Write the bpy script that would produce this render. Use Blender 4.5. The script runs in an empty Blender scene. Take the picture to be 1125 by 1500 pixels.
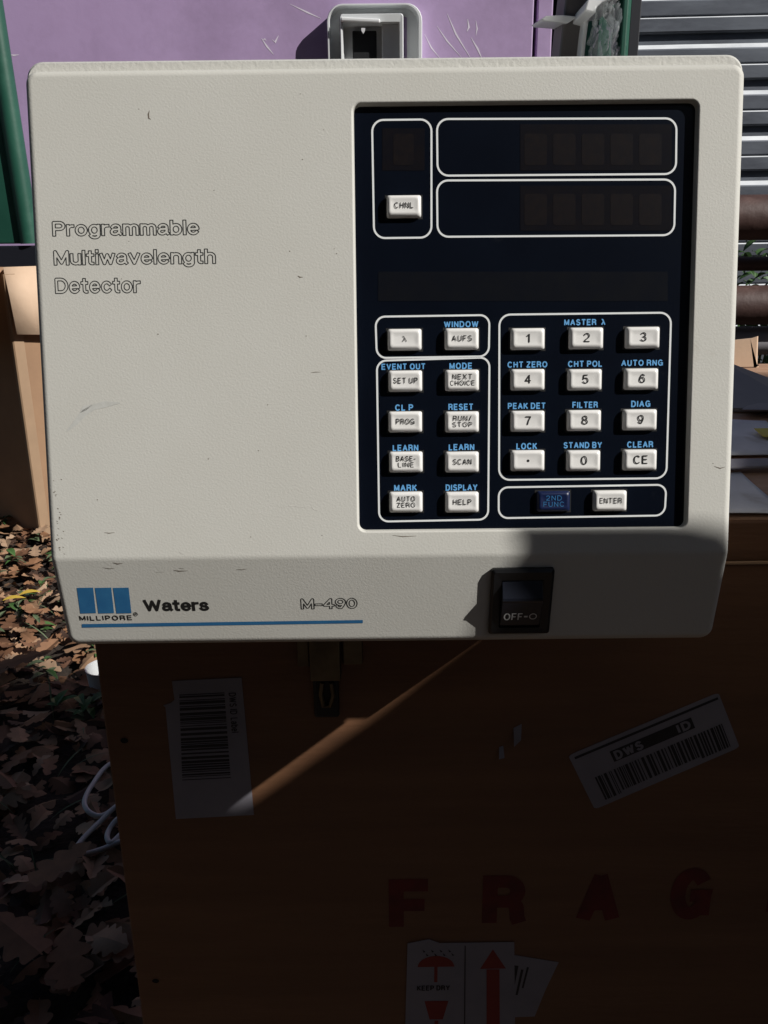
import bpy, bmesh, math, random
from mathutils import Vector, Matrix, noise
R = math.radians
SC = bpy.context.scene
COL = SC.collection
random.seed(7)

# ------------------------------------------------------------------ camera
F = 1250.0                      # focal length in photo pixels (1125 x 1500)
PITCH, ROLL = R(18), R(0.6)
CAM = Vector((0, 0, .95))
_fwd = Vector((0, math.cos(PITCH), -math.sin(PITCH)))
_up0 = Vector((0, math.sin(PITCH), math.cos(PITCH)))
_rt = Vector((1, 0, 0)) * math.cos(ROLL) - _up0 * math.sin(ROLL)
_up = _up0 * math.cos(ROLL) + Vector((1, 0, 0)) * math.sin(ROLL)
cd = bpy.data.cameras.new('camera')
cam = bpy.data.objects.new('camera', cd)
COL.objects.link(cam)
cam.matrix_world = Matrix.Translation(CAM) @ Matrix((_rt, _up, -_fwd)).transposed().to_4x4()
cd.sensor_fit = 'VERTICAL'; cd.sensor_height = 36; cd.sensor_width = 27
cd.lens = F / 1500 * 36
cd.clip_start = .02; cd.clip_end = 300
SC.camera = cam

# ------------------------------------------------------------------ light
AZ, EL = R(63.5), R(34.8)
SUN = Vector((math.sin(AZ) * math.cos(EL), -math.cos(AZ) * math.cos(EL), math.sin(EL)))
w = bpy.data.worlds.new('World'); SC.world = w; w.use_nodes = True
nt = w.node_tree
sky = nt.nodes.new('ShaderNodeTexSky'); sky.sky_type = 'NISHITA'; sky.sun_disc = False
sky.sun_elevation = EL; sky.sun_rotation = math.atan2(SUN.x, SUN.y)
nt.links.new(sky.outputs[0], nt.nodes['Background'].inputs[0])
nt.nodes['Background'].inputs[1].default_value = .05
sd = bpy.data.lights.new('sun', 'SUN'); sd.energy = 5.0; sd.angle = R(.5); sd.color = (1, .97, .92)
so = bpy.data.objects.new('sun', sd); COL.objects.link(so)
so.rotation_euler = SUN.to_track_quat('Z', 'Y').to_euler()
SC.view_settings.view_transform = 'Standard'; SC.view_settings.look = 'None'
SC.view_settings.exposure = 0; SC.view_settings.gamma = 1

# ------------------------------------------------------------------ helpers
def ray(px, py):
    return _rt * ((px - 562.5) / F) + _up * ((750 - py) / F) + _fwd
def hit(px, py, P, n):
    d = ray(px, py); return CAM + d * ((P - CAM).dot(n) / d.dot(n))
def at(px, py, Y):              # pixel -> point on the vertical plane y = Y
    return hit(px, py, Vector((0, Y, 0)), Vector((0, 1, 0)))
def atz(px, py, Z):             # pixel -> point on the level plane z = Z
    return hit(px, py, Vector((0, 0, Z)), Vector((0, 0, 1)))

def link(name, me, mats, parent=None, loc=(0, 0, 0)):
    o = bpy.data.objects.new(name, me)
    for m in (mats if isinstance(mats, (list, tuple)) else [mats]): me.materials.append(m)
    COL.objects.link(o); o.location = loc
    if parent: o.parent = parent
    return o
def empty(name, loc, label, cat, group=None):
    o = bpy.data.objects.new(name, None); COL.objects.link(o); o.location = loc
    o.empty_display_size = .05
    return tag(o, label, cat, group)
def tag(o, label, cat, group=None, kind=None):
    o['label'] = label; o['category'] = cat
    if group: o['group'] = group
    if kind: o['kind'] = kind
    return o

class MB:
    """collects geometry, built as one mesh"""
    def __init__(s): s.v = []; s.f = []; s.mi = []
    def add(s, vs, fs, mi=0):
        b = len(s.v); s.v += [tuple(p) for p in vs]
        s.f += [tuple(i + b for i in f) for f in fs]; s.mi += [mi] * len(fs)
        return s
    def loops(s, loops, cap0=False, cap1=False, mi=0, closed=True):
        n = len(loops[0]); vs = [p for L in loops for p in L]; fs = []
        for k in range(len(loops) - 1):
            for i in range(n if closed else n - 1):
                j = (i + 1) % n
                fs.append((k * n + i, k * n + j, (k + 1) * n + j, (k + 1) * n + i))
        if cap0: fs.append(tuple(range(n - 1, -1, -1)))
        if cap1: fs.append(tuple((len(loops) - 1) * n + i for i in range(n)))
        return s.add(vs, fs, mi)
    def box(s, c, d, M=None, mi=0):
        vs = [Vector((x * d[0] / 2, y * d[1] / 2, z * d[2] / 2)) for z in (-1, 1) for y in (-1, 1) for x in (-1, 1)]
        if M: vs = [M @ p for p in vs]
        c = Vector(c); vs = [p + c for p in vs]
        return s.add(vs, [(0, 2, 3, 1), (4, 5, 7, 6), (0, 1, 5, 4), (2, 6, 7, 3), (0, 4, 6, 2), (1, 3, 7, 5)], mi)
    def tube(s, pts, r, n=8, mi=0, caps=True):
        pts = [Vector(p) for p in pts]; rs = r if isinstance(r, (list, tuple)) else [r] * len(pts)
        L = []; ref = None
        for i, p in enumerate(pts):
            t = (pts[min(i + 1, len(pts) - 1)] - pts[max(i - 1, 0)]).normalized()
            if ref is None: ref = t.orthogonal().normalized()
            ref = (ref - t * ref.dot(t)).normalized(); b = t.cross(ref)
            L.append([p + (ref * math.cos(2 * math.pi * k / n) + b * math.sin(2 * math.pi * k / n)) * rs[i] for k in range(n)])
        return s.loops(L, caps, caps, mi)
    def mesh(s, name):
        me = bpy.data.meshes.new(name); me.from_pydata(s.v, [], s.f)
        for p, m in zip(me.polygons, s.mi): p.material_index = m
        bm = bmesh.new(); bm.from_mesh(me); bmesh.ops.recalc_face_normals(bm, faces=bm.faces[:]); bm.to_mesh(me); bm.free()
        return me
    def build(s, name, mats, parent=None, loc=(0, 0, 0), smooth=None, bevel=0, seg=2):
        me = s.mesh(name)
        if bevel:
            bm = bmesh.new(); bm.from_mesh(me)
            ed = [e for e in bm.edges if len(e.link_faces) == 2 and e.calc_face_angle() > .5]
            bmesh.ops.bevel(bm, geom=ed, offset=bevel, segments=seg, affect='EDGES', profile=.5)
            bm.to_mesh(me); bm.free()
        if smooth is not None: smooth_mesh(me, smooth)
        return link(name, me, mats, parent, loc)
def smooth_mesh(me, ang):
    me.polygons.foreach_set('use_smooth', [True] * len(me.polygons))
    me.set_sharp_from_angle(angle=R(ang))
def rr(corners, r, k=6):
    """rounded loop through 2-D corners"""
    n = len(corners); out = []; cs = [Vector(c) for c in corners]
    rl = r if isinstance(r, (list, tuple)) else [r] * n
    for i in range(n):
        c = cs[i]; a = (cs[i - 1] - c).normalized(); b = (cs[(i + 1) % n] - c).normalized()
        for j in range(k + 1):
            th = math.pi / 2 * j / k
            out.append(c + rl[i] * (a * (1 - math.sin(th)) + b * (1 - math.cos(th))))
    return out
def rect(x0, x1, y0, y1): return [(x0, y1), (x1, y1), (x1, y0), (x0, y0)]
def rrect(x0, x1, y0, y1, r, k=6): return rr(rect(x0, x1, y0, y1), r, k)
def ring(loop, w):
    """inner/outer offset of a loop of 2-D points (clockwise from top left)"""
    n = len(loop); out = []
    for i in range(n):
        t = None
        a = loop[i - 1]; b = loop[(i + 1) % n]
        t = (b - a); t = t.normalized() if t.length > 1e-9 else Vector((1, 0))
        out.append(loop[i] + Vector((-t.y, t.x)) * w)
    return out

# ------------------------------------------------------------------ lettering: plain sans strokes
def _arc(cx, cy, rx, ry, a0, a1, n=None):
    n = n or max(4, int(abs(a1 - a0) / 15))
    return [(cx + rx * math.cos(R(a0 + (a1 - a0) * i / n)), cy + ry * math.sin(R(a0 + (a1 - a0) * i / n))) for i in range(n + 1)]
def _glyphs():
    A = _arc; G = {}
    def oval(w, h=1, y0=0): return A(w / 2, y0 + h / 2, w / 2, h / 2, 90, 450, 28)
    G['A'] = (.70, [[(0, 0), (.35, 1), (.70, 0)], [(.12, .33), (.58, .33)]])
    G['B'] = (.62, [[(0, 0), (0, 1), (.36, 1)] + A(.36, .76, .22, .24, 90, -90) + [(0, .52)], [(.36, .52)] + A(.37, .26, .25, .26, 90, -90) + [(0, 0)]])
    G['C'] = (.70, [A(.36, .5, .36, .5, 42, 318, 22)])
    G['D'] = (.66, [[(0, 0), (0, 1), (.28, 1)] + A(.28, .5, .38, .5, 90, -90, 14) + [(0, 0)]])
    G['E'] = (.56, [[(.56, 1), (0, 1), (0, 0), (.56, 0)], [(0, .52), (.50, .52)]])
    G['F'] = (.52, [[(.52, 1), (0, 1), (0, 0)], [(0, .5), (.46, .5)]])
    G['G'] = (.72, [A(.36, .5, .36, .5, 42, 330, 22) + [(.70, .46), (.40, .46)], [(.70, .46), (.70, 0)]])
    G['H'] = (.62, [[(0, 0), (0, 1)], [(.62, 0), (.62, 1)], [(0, .52), (.62, .52)]])
    G['I'] = (.0, [[(0, 0), (0, 1)]])
    G['K'] = (.62, [[(0, 0), (0, 1)], [(.58, 1), (0, .38)], [(.20, .58), (.62, 0)]])
    G['L'] = (.50, [[(0, 1), (0, 0), (.50, 0)]])
    G['M'] = (.74, [[(0, 0), (0, 1), (.37, .08), (.74, 1), (.74, 0)]])
    G['N'] = (.62, [[(0, 0), (0, 1), (.62, 0), (.62, 1)]])
    G['O'] = (.74, [oval(.74)])
    G['P'] = (.58, [[(0, 0), (0, 1), (.32, 1)] + A(.32, .73, .26, .27, 90, -90) + [(0, .46)]])
    G['R'] = (.62, [[(0, 0), (0, 1), (.34, 1)] + A(.34, .75, .25, .25, 90, -90) + [(0, .50)], [(.34, .50)] + A(.36, .30, .22, .20, 90, 0) + [(.60, .08), (.63, 0)]])
    G['S'] = (.60, [A(.30, .745, .26, .255, 25, 215, 12) + [(.30, .515), (.46, .45)] + A(.30, .26, .30, .26, 38, -160, 14)])
    G['T'] = (.62, [[(0, 1), (.62, 1)], [(.31, 1), (.31, 0)]])
    G['U'] = (.60, [[(0, 1), (0, .30)] + A(.30, .30, .30, .30, 180, 360, 14) + [(.60, 1)]])
    G['V'] = (.66, [[(0, 1), (.33, 0), (.66, 1)]])
    G['W'] = (1.0, [[(0, 1), (.25, 0), (.50, .95), (.75, 0), (1.0, 1)]])
    G['X'] = (.64, [[(0, 0), (.64, 1)], [(0, 1), (.64, 0)]])
    G['Y'] = (.66, [[(0, 1), (.33, .44), (.66, 1)], [(.33, .44), (.33, 0)]])
    G['Z'] = (.58, [[(0, 1), (.58, 1), (0, 0), (.58, 0)]])
    G['0'] = (.56, [oval(.56)])
    G['1'] = (.22, [[(0, .76), (.12, .84), (.22, 1), (.22, 0)]])
    G['2'] = (.56, [A(.28, .72, .27, .28, 170, -25, 12) + [(.44, .48), (.12, .20), (0, 0), (.56, 0)]])
    G['3'] = (.56, [A(.28, .76, .24, .24, 165, -75, 12) + [(.22, .53)], [(.30, .53)] + A(.28, .26, .28, .26, 70, -165, 12)])
    G['4'] = (.60, [[(.44, 0), (.44, 1), (0, .30), (.60, .30)]])
    G['5'] = (.56, [[(.50, 1), (.10, 1), (.04, .48)] + A(.28, .32, .28, .32, 125, -160, 16)])
    G['6'] = (.56, [A(.30, .70, .25, .30, 25, 100, 6) + [(.10, .72), (.01, .45)] + A(.28, .31, .27, .31, 170, 530, 22)])
    G['7'] = (.56, [[(0, 1), (.56, 1), (.34, .55), (.20, 0)]])
    G['8'] = (.56, [A(.28, .76, .23, .24, 90, 450, 20), A(.28, .265, .28, .265, 90, 450, 22)])
    G['9'] = (.56, [[(.04, .22)] + A(.28, .30, .25, .30, 205, 280, 6) + [(.46, .28), (.55, .55)] + A(.28, .69, .27, .31, -10, 350, 22)])
    G['λ'] = (.56, [[(.02, 1), (.14, .98), (.22, .85), (.56, 0)], [(.31, .60), (0, 0)]])
    G['/'] = (.40, [[(0, -.05), (.40, 1.05)]])
    G['-'] = (.34, [[(0, .38), (.34, .38)]])
    G['a'] = (.50, [A(.25, .50, .22, .24, 160, 40, 8) + A(.28, .54, .18, .16, 20, 0, 3) + [(.46, .12), (.52, .02)], [(.46, .42), (.30, .40)] + A(.19, .20, .19, .20, 80, 300, 10) + [(.42, .14), (.46, .28)]])
    G['b'] = (.52, [[(0, 1), (0, 0)], A(.26, .36, .26, .37, 180, 540, 22)])
    G['c'] = (.50, [A(.26, .36, .26, .37, 40, 320, 18)])
    G['e'] = (.52, [[(.02, .36), (.52, .38)] + A(.26, .36, .26, .37, 5, 320, 20)])
    G['g'] = (.52, [A(.26, .36, .26, .37, 0, 360, 22), [(.52, .73), (.52, -.02)] + A(.27, -.02, .25, .24, 0, -160, 10)])
    G['h'] = (.48, [[(0, 1), (0, 0)], [(0, .42)] + A(.24, .47, .24, .26, 170, 0, 10) + [(.48, 0)]])
    G['i'] = (.0, [[(0, 0), (0, .68)], [(0, 1.00), (0, 1.05)]])
    G['l'] = (.0, [[(0, 0), (0, 1)]])
    G['m'] = (.78, [[(0, .73), (0, 0)], [(0, .45)] + A(.195, .51, .195, .22, 170, 0, 10) + [(.39, 0)], [(.39, .45)] + A(.585, .51, .195, .22, 170, 0, 10) + [(.78, 0)]])
    G['n'] = (.48, [[(0, .73), (0, 0)], [(0, .42)] + A(.24, .47, .24, .26, 170, 0, 10) + [(.48, 0)]])
    G['o'] = (.54, [A(.27, .36, .27, .37, 0, 360, 22)])
    G['r'] = (.26, [[(0, .73), (0, 0)], [(0, .44)] + A(.26, .45, .26, .26, 170, 85, 6)])
    G['s'] = (.46, [A(.23, .54, .19, .19, 20, 220, 10) + [(.23, .37), (.36, .32)] + A(.23, .18, .23, .19, 40, -165, 12)])
    G['t'] = (.30, [[(.13, .95), (.13, .14)] + A(.25, .13, .12, .13, 180, 280, 5), [(0, .70), (.28, .70)]])
    G['u'] = (.48, [[(0, .73), (0, .26)] + A(.24, .26, .24, .26, 180, 350, 10), [(.48, .73), (.48, 0)]])
    G['v'] = (.50, [[(0, .73), (.25, 0), (.50, .73)]])
    G['w'] = (.74, [[(0, .73), (.185, 0), (.37, .70), (.555, 0), (.74, .73)]])
    return G
GLY = _glyphs()
def strokes(s, wt, gap=None):
    """centre lines of a word, capitals 1 tall outside to outside; wt = stroke weight in cap heights"""
    gap = .17 + wt * .35 if gap is None else gap
    x = 0; out = []
    for ch in s:
        if ch == ' ': x += .38; continue
        wd, st = GLY[ch]
        for p in st:
            out.append([(x + wt / 2 + a, wt / 2 + b * (1 - wt)) for a, b in p])
        x += wd + wt + gap
    return out, x - gap
def add_text(mb, s, u0, u1, vb, caph, fmap, wt=.14, thick=.0001, gap=None):
    st, W = strokes(s, wt * .9, gap); sx = (u1 - u0) / W; hw = wt * caph / 2
    cut = []
    for p in st:                     # sharp corners (N, M, V, W, A) are two strokes, not one bent one
        run = [p[0]]
        for i in range(1, len(p) - 1):
            a, b = Vector(p[i]) - Vector(p[i - 1]), Vector(p[i + 1]) - Vector(p[i]); run.append(p[i])
            if a.normalized().dot(b.normalized()) < -.2: cut.append(run); run = [p[i]]
        cut.append(run + [p[-1]])
    st = cut
    for k, p in enumerate(st):
        P = [Vector((u0 + a * sx, vb + b * caph)) for a, b in p]
        closed = (P[0] - P[-1]).length < 1e-6
        if closed: P = P[:-1]
        n = len(P); vs = []
        for i in range(n):
            a = P[i - 1] if (i or closed) else P[i]; b = P[(i + 1) % n] if (i < n - 1 or closed) else P[i]
            d0 = (P[i] - a).normalized() if (P[i] - a).length > 1e-9 else (b - P[i]).normalized()
            d1 = (b - P[i]).normalized() if (b - P[i]).length > 1e-9 else d0
            t = d0 + d1
            t = t.normalized() if t.length > .2 else d1
            nn = Vector((-t.y, t.x)); c = max(nn.dot(Vector((-d1.y, d1.x))), .5)
            q = P[i].copy()
            if not closed and i == 0: q -= d1 * hw * .35
            if not closed and i == n - 1: q += d0 * hw * .35
            h = thick + (k % 6) * 8e-6 + i * 2.5e-6
            vs += [fmap(q.x + nn.x * hw / c, q.y + nn.y * hw / c, h), fmap(q.x - nn.x * hw / c, q.y - nn.y * hw / c, h)]
        m = n if closed else n - 1
        mb.add(vs, [(2 * i, 2 * i + 1, (2 * i + 3) % (2 * n), (2 * i + 2) % (2 * n)) for i in range(m)])
def add_outline(mb, s, u0, u1, vb, caph, fmap, wt=.17, line=.03, thick=.0001, step=.017, fill=False, gap=.07):
    """the contour (or the filled shape) of bold lettering, traced from the distance to its centre lines"""
    import numpy as np
    st, W = strokes(s, wt, gap); sx = (u1 - u0) / W
    xs = np.arange(-.15, W + .15, step); ys = np.arange(-.42, 1.2, step)
    X, Y = np.meshgrid(xs, ys); D = np.full(X.shape, 9.0)
    for p in st:
        n = len(p)
        for i in range(n - 1):
            (ax, ay), (bx, by) = p[i], p[i + 1]
            dx, dy = bx - ax, by - ay; l2 = dx * dx + dy * dy
            if l2 < 1e-12: continue
            L = l2 ** .5
            t = ((X - ax) * dx + (Y - ay) * dy) / l2
            # flat ends at the two ends of a stroke, round joints inside
            e0 = 1 if i > 0 else 0; e1 = 1 if i < n - 2 else 0
            tc = np.clip(t, 0, 1); d = np.hypot(X - ax - tc * dx, Y - ay - tc * dy)
            side = np.abs((X - ax) * dy - (Y - ay) * dx) / L
            over = np.maximum(-t, t - 1) * L
            ext = wt / 2
            box = np.maximum(side, over - ext + wt / 2)
            # square caps at free ends
            if not e0: d = np.where(t < 0, np.maximum(side, -t * L), d)
            if not e1: d = np.where(t > 1, np.maximum(side, (t - 1) * L), d)
            D = np.minimum(D, d)
    V = D - wt / 2 * .98
    segs = []
    ny, nx = V.shape
    def ip(p, q, a, b):
        k = a / (a - b); return (p[0] + (q[0] - p[0]) * k, p[1] + (q[1] - p[1]) * k)
    mixed = np.argwhere((V[:-1, :-1] < 0).astype(int) + (V[1:, :-1] < 0) + (V[:-1, 1:] < 0) + (V[1:, 1:] < 0) > 0)
    def out(P, hh=thick): return fmap(u0 + P[0] * sx, vb + P[1] * caph, hh)
    for j, i in mixed:
        cs = [(xs[i], ys[j]), (xs[i + 1], ys[j]), (xs[i + 1], ys[j + 1]), (xs[i], ys[j + 1])]
        vv = [V[j, i], V[j, i + 1], V[j + 1, i + 1], V[j + 1, i]]
        poly = []; cr = []
        for k in range(4):
            a, b = vv[k], vv[(k + 1) % 4]
            if a < 0: poly.append(cs[k])
            if (a < 0) != (b < 0):
                q = ip(cs[k], cs[(k + 1) % 4], a, b); poly.append(q); cr.append(q)
        if fill:
            if len(poly) >= 3: mb.add([out(q) for q in poly], [tuple(range(len(poly)))])
        elif len(cr) == 2:
            a, b = Vector(cr[0]), Vector(cr[1]); d = b - a
            if d.length < 1e-5: continue
            d.normalize(); nn = Vector((-d.y, d.x)) * line / 2; a = a - d * line * .3; b = b + d * line * .3
            hh = thick + ((i * 7 + j * 3) % 5) * 4e-6
            mb.add([out(q, hh) for q in (a + nn, b + nn, b - nn, a - nn)], [(0, 1, 2, 3)])

# ------------------------------------------------------------------ materials
def mat(name, col, rough=.6, col2=None, nscale=8, ncontrast=(.35, .65), bump=0, bscale=60, metal=0, spec=.5,
        stretch=(1, 1, 1), bdetail=3, dirt=None, dscale=3, drange=(.55, .75), coat=0):
    m = bpy.data.materials.new(name); m.use_nodes = True
    t = m.node_tree; N = t.nodes; L = t.links; b = N['Principled BSDF']
    b.inputs['Roughness'].default_value = rough; b.inputs['Metallic'].default_value = metal
    b.inputs['Specular IOR Level'].default_value = spec
    b.inputs['Coat Weight'].default_value = coat
    b.inputs['Base Color'].default_value = (*col, 1)
    if not (col2 or bump or dirt): return m
    tc = N.new('ShaderNodeTexCoord'); mp = N.new('ShaderNodeMapping'); mp.inputs['Scale'].default_value = stretch
    L.new(tc.outputs['Object'], mp.inputs['Vector'])
    def nz(sc, det=4, ro=.6):
        n = N.new('ShaderNodeTexNoise'); n.inputs['Scale'].default_value = sc; n.inputs['Detail'].default_value = det
        n.inputs['Roughness'].default_value = ro; L.new(mp.outputs[0], n.inputs['Vector']); return n
    def ramp(src, a, c0, c1):
        r = N.new('ShaderNodeValToRGB'); r.color_ramp.elements[0].position = a[0]; r.color_ramp.elements[1].position = a[1]
        r.color_ramp.elements[0].color = (*c0, 1); r.color_ramp.elements[1].color = (*c1, 1)
        L.new(src, r.inputs[0]); return r
    out = None
    if col2:
        out = ramp(nz(nscale).outputs[0], ncontrast, col, col2).outputs[0]
    if dirt:
        msk = ramp(nz(dscale, 8, .7).outputs[0], drange, (0, 0, 0), (1, 1, 1))
        mx = N.new('ShaderNodeMix'); mx.data_type = 'RGBA'
        L.new(msk.outputs[0], mx.inputs[0])
        if out: L.new(out, mx.inputs[6])
        else: mx.inputs[6].default_value = (*col, 1)
        mx.inputs[7].default_value = (*dirt, 1); out = mx.outputs[2]
    if out: L.new(out, b.inputs['Base Color'])
    if bump:
        bn = N.new('ShaderNodeBump'); bn.inputs['Distance'].default_value = bump; bn.inputs['Strength'].default_value = 1
        L.new(nz(bscale, bdetail).outputs[0], bn.inputs['Height']); L.new(bn.outputs[0], b.inputs['Normal'])
    return m
M = {}
M['cream'] = mat('textured_cream_paint', (.59, .582, .54), .62, (.56, .55, .505), 14, (.3, .7), .00008, 1000, spec=.35, bdetail=2, dirt=(.40, .36, .30), dscale=11, drange=(.66, .86))
M['cream_cover'] = mat('smooth_cream_paint', (.60, .595, .56), .55, (.57, .56, .52), 10, (.3, .7), .00025, 500, spec=.35)
M['plate'] = mat('navy_black_acrylic', (.0028, .0042, .0085), .2, (.0035, .0055, .011), 25, (.3, .7), spec=.4, dirt=(.014, .016, .02), dscale=45, drange=(.64, .9))
M['window'] = mat('smoked_window', (.0075, .0065, .0078), .22, (.0055, .0055, .0085), 140, (.3, .7), spec=.45)
M['window_mid'] = mat('smoked_strip_window', (.0065, .0072, .0095), .22, (.005, .006, .0095), 140, (.3, .7), spec=.45)
M['white_ink'] = mat('white_ink', (.78, .80, .80), .5)
M['blue_ink'] = mat('light_blue_ink', (.12, .36, .68), .5)
M['black_ink'] = mat('black_ink', (.012, .012, .012), .5)
M['grey_ink'] = mat('dark_grey_ink', (.03, .032, .032), .5)
M['logo_blue'] = mat('blue_print', (.022, .13, .30), .5, (.030, .16, .34), 120, (.4, .7), dirt=(.3, .4, .45), dscale=160, drange=(.70, .80))
M['key'] = mat('white_key_plastic', (.80, .79, .77), .32, (.74, .725, .70), 90, (.35, .75), dirt=(.42, .38, .34), dscale=120, drange=(.68, .85))
M['key_blue'] = mat('blue_key_plastic', (.003, .010, .052), .4)
M['black_plastic'] = mat('black_plastic', (.008, .008, .009), .32, dirt=(.05, .05, .05), dscale=130, drange=(.68, .8))
M['rocker'] = mat('blue_black_plastic', (.012, .014, .022), .28)
M['scuff'] = mat('dark_scuff', (.16, .13, .10), .8)
M['chip'] = mat('pale_scratch', (.72, .70, .66), .7)

# ------------------------------------------------------------------ detector
TILT = R(11.7); CH = R(21)
PU = Vector((1, 0, 0)); PV = Vector((0, math.sin(TILT), math.cos(TILT))); PN = Vector((0, -math.cos(TILT), math.sin(TILT)))
PO = CAM + ray(565, 460) * .37
def PP(px, py, h=0):            # pixel -> (u, v) on the panel plane raised by h
    q = hit(px, py, PO + PN * h, PN) - PO
    return Vector((q.dot(PU), q.dot(PV)))
V_CH = (PP(80, 818).y + PP(1067, 811).y) / 2
TC = math.tan(CH)
LN = (PN - PV * TC).normalized()          # normal of the lower, undercut strip
LO = PO + PV * V_CH
def LP(px, py, h=0):
    q = hit(px, py, LO + LN * h, LN) - PO
    return Vector((q.dot(PU), q.dot(PV)))
ln_l = Vector((0, LN.dot(PV), LN.dot(PN)))
def lowmap(u, v, h): return Vector((u, v, -(V_CH - v) * TC)) + ln_l * h
U0, U1 = (PP(38, 99).x + PP(80, 818).x) / 2, (PP(1087, 97).x + PP(1067, 811).x) / 2
V1 = (PP(38, 99).y + PP(1087, 97).y) / 2 + .0006; U0 -= .0019; U1 += .0014
V0 = (LP(110, 942).y + LP(1054, 935).y) / 2 - .0008
PM = Matrix((PU, PV, PN)).transposed().to_4x4(); PM.translation = PO
bot = PO + PV * V0 + PN * (-(V_CH - V0) * TC)     # bottom front edge
Z_BOT = bot.z
print('panel', U0, U1, V0, V1, V_CH, 'bottom', bot, 'top z', (PO + PV * V1).z)
BASE = Vector((0, bot.y + .22, Z_BOT + .0062))
det = empty('programmable_detector', BASE, 'cream coloured laboratory detector with black keypad panel, standing on the wooden crate', 'lab instrument')
PML = Matrix.Translation(-BASE) @ PM
def panel_part(mb, name, m, parent=None, smooth=None, org=None):
    o = mb.build(name, m, parent or det, smooth=smooth)
    if parent is None or parent is det:
        o.matrix_basis = PML
    return o
# recess corners
rc = [PP(516, 148), PP(1027, 149), PP(1003, 775), PP(526, 777)]
ru0, ru1 = (rc[0].x + rc[3].x) / 2, (rc[1].x + rc[2].x) / 2
rv0, rv1 = (rc[2].y + rc[3].y) / 2, (rc[0].y + rc[1].y) / 2
DEP = .0034
def L3(loop, n): return [Vector((p.x, p.y, n)) for p in loop]
fp = MB(); K = 8
lo = []
RB = .0034
def outer(inset, dn=0): return rrect(U0 + inset, U1 - inset, V0 + inset + dn * math.tan(TILT), V1 - inset, max(.0055 - inset, .002), K)
lo.append(L3(outer(.0015, .062), -.064)); lo.append(L3(outer(0, .012), -.014)); lo.append(L3(outer(0), -RB))
for a in range(1, 7):
    th = R(15 * a); lo.append(L3(outer(RB * (1 - math.cos(th))), -RB * (1 - math.sin(th))))
RI = .0009
def inner(off): return rrect(ru0 - off, ru1 + off, rv0 - off, rv1 + off, .0034 + off, K)
for a in range(0, 5):
    th = R(22.5 * a); lo.append(L3(inner(RI * (1 - math.sin(th))), -RI * (1 - math.cos(th))))
lo.append(L3(inner(-.0004), -DEP - .001))
fp.loops(lo)
me = fp.mesh('front_panel')
bm = bmesh.new(); bm.from_mesh(me)
for dv, in ((.0012,), (-.0012,), (0,)):
    g = bm.verts[:] + bm.edges[:] + bm.faces[:]
    bmesh.ops.bisect_plane(bm, geom=g, plane_co=(0, V_CH + dv, 0), plane_no=(0, 1, 0))
for v in bm.verts:
    d = V_CH - v.co.y
    if d > -.0013:
        s = min(max((d + .0012) / .0024, 0), 1)
        k = (d * TC if d > .0012 else (d + .0012) ** 2 / .0048 * TC)
        v.co.z -= k
bm.to_mesh(me); bm.free()
smooth_mesh(me, 32)
o = link('front_panel', me, M['cream'], det); o.matrix_basis = PML
wn = o.modifiers.new('weighted_normal', 'WEIGHTED_NORMAL'); wn.keep_sharp = True; wn.weight = 100
# housing shell behind the front panel
hs = MB(); w_ = .0012
Z_SIT = BASE.z + .003
def hsec(y_shift, ins=0, back=None):
    vb = (Z_SIT + ins - PO.z) / PV.z          # bottom of the shell, just above the crate
    pts = rr(rect(U0 - w_ + ins, U1 + w_ - ins, vb, V1 + .0042 - ins), [.007, .007, .034, .034], K)
    out = []
    for p in pts:
        q = PO + PU * p.x + PV * p.y
        q.y = back if back is not None else q.y - y_shift / math.cos(TILT) + max(V_CH - p.y, 0) * TC * .8
        out.append(q - BASE)
    return out
hs.loops([hsec(-.0085, .0065), hsec(-.0065, .0062), hsec(-.0062, .0008), hsec(-.0075, 0), hsec(-.03), hsec(0, 0, bot.y + .46), hsec(0, .004, bot.y + .465)], False, True)
hs.build('housing', M['cream_cover'], det, smooth=35)
ft = MB()
for sx in (-1, 1):
    for yy in (.18, .42):
        f_ = MB(); c = Vector((sx * .115, bot.y + yy - BASE.y, 0))
        f_.loops([[c + Vector((math.cos(2 * math.pi * k / 20) * r, math.sin(2 * math.pi * k / 20) * r, z)) for k in range(20)] for r, z in ((.010, 0), (.012, .001), (.013, .006))], True, True)
        f_.build('foot', M['black_plastic'], det, smooth=40)

br = MB(); br.box((U1 - .017, .1035 - .22 , -.0055), (.024, .069, .018)); br.build('shadow_rail', M['black_plastic'], det, bevel=.001)
# keypad plate
kp = MB()
e = .0003
kl = rrect(ru0 - .001, ru1 + .001, rv0 - .001, rv1 + .001, .003, K)
kp.loops([L3(kl, -DEP - .003), L3(kl, -DEP)], True, True)
plate = panel_part(kp, 'keypad_panel', M['plate'])
fr = MB()
def frame(cs, r, wd=.00082):
    pts = [PP(*c, -DEP) for c in cs]
    lp = rr(pts, r, 8); a = ring(lp, wd / 2); b = ring(lp, -wd / 2)
    fr.loops([L3(a, -DEP + .00015), L3(b, -DEP + .00015)])
frame([(545, 176), (632, 175), (632, 348), (548, 349)], .0048)
frame([(640, 174.5), (991, 173.5), (990, 255), (641, 257.5)], .0048)
frame([(640, 264.5), (989, 263), (987.5, 344.5), (641, 347)], .0048)
frame([(550, 464), (717, 461.5), (716, 522), (552, 524.5)], .0042)
frame([(552, 528.5), (717, 523.5), (715, 761), (555.5, 764)], .0042)
frame([(731.5, 461), (983, 458), (976, 700.5), (731, 703)], .0048)
frame([(730.5, 714), (976, 710), (973.5, 755), (730.5, 759)], .0042)
fr.build('printed_frame', M['white_ink'], plate)
leg = MB()
def pmap(u, v, h): return Vector((u, v, -DEP + h))
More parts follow.
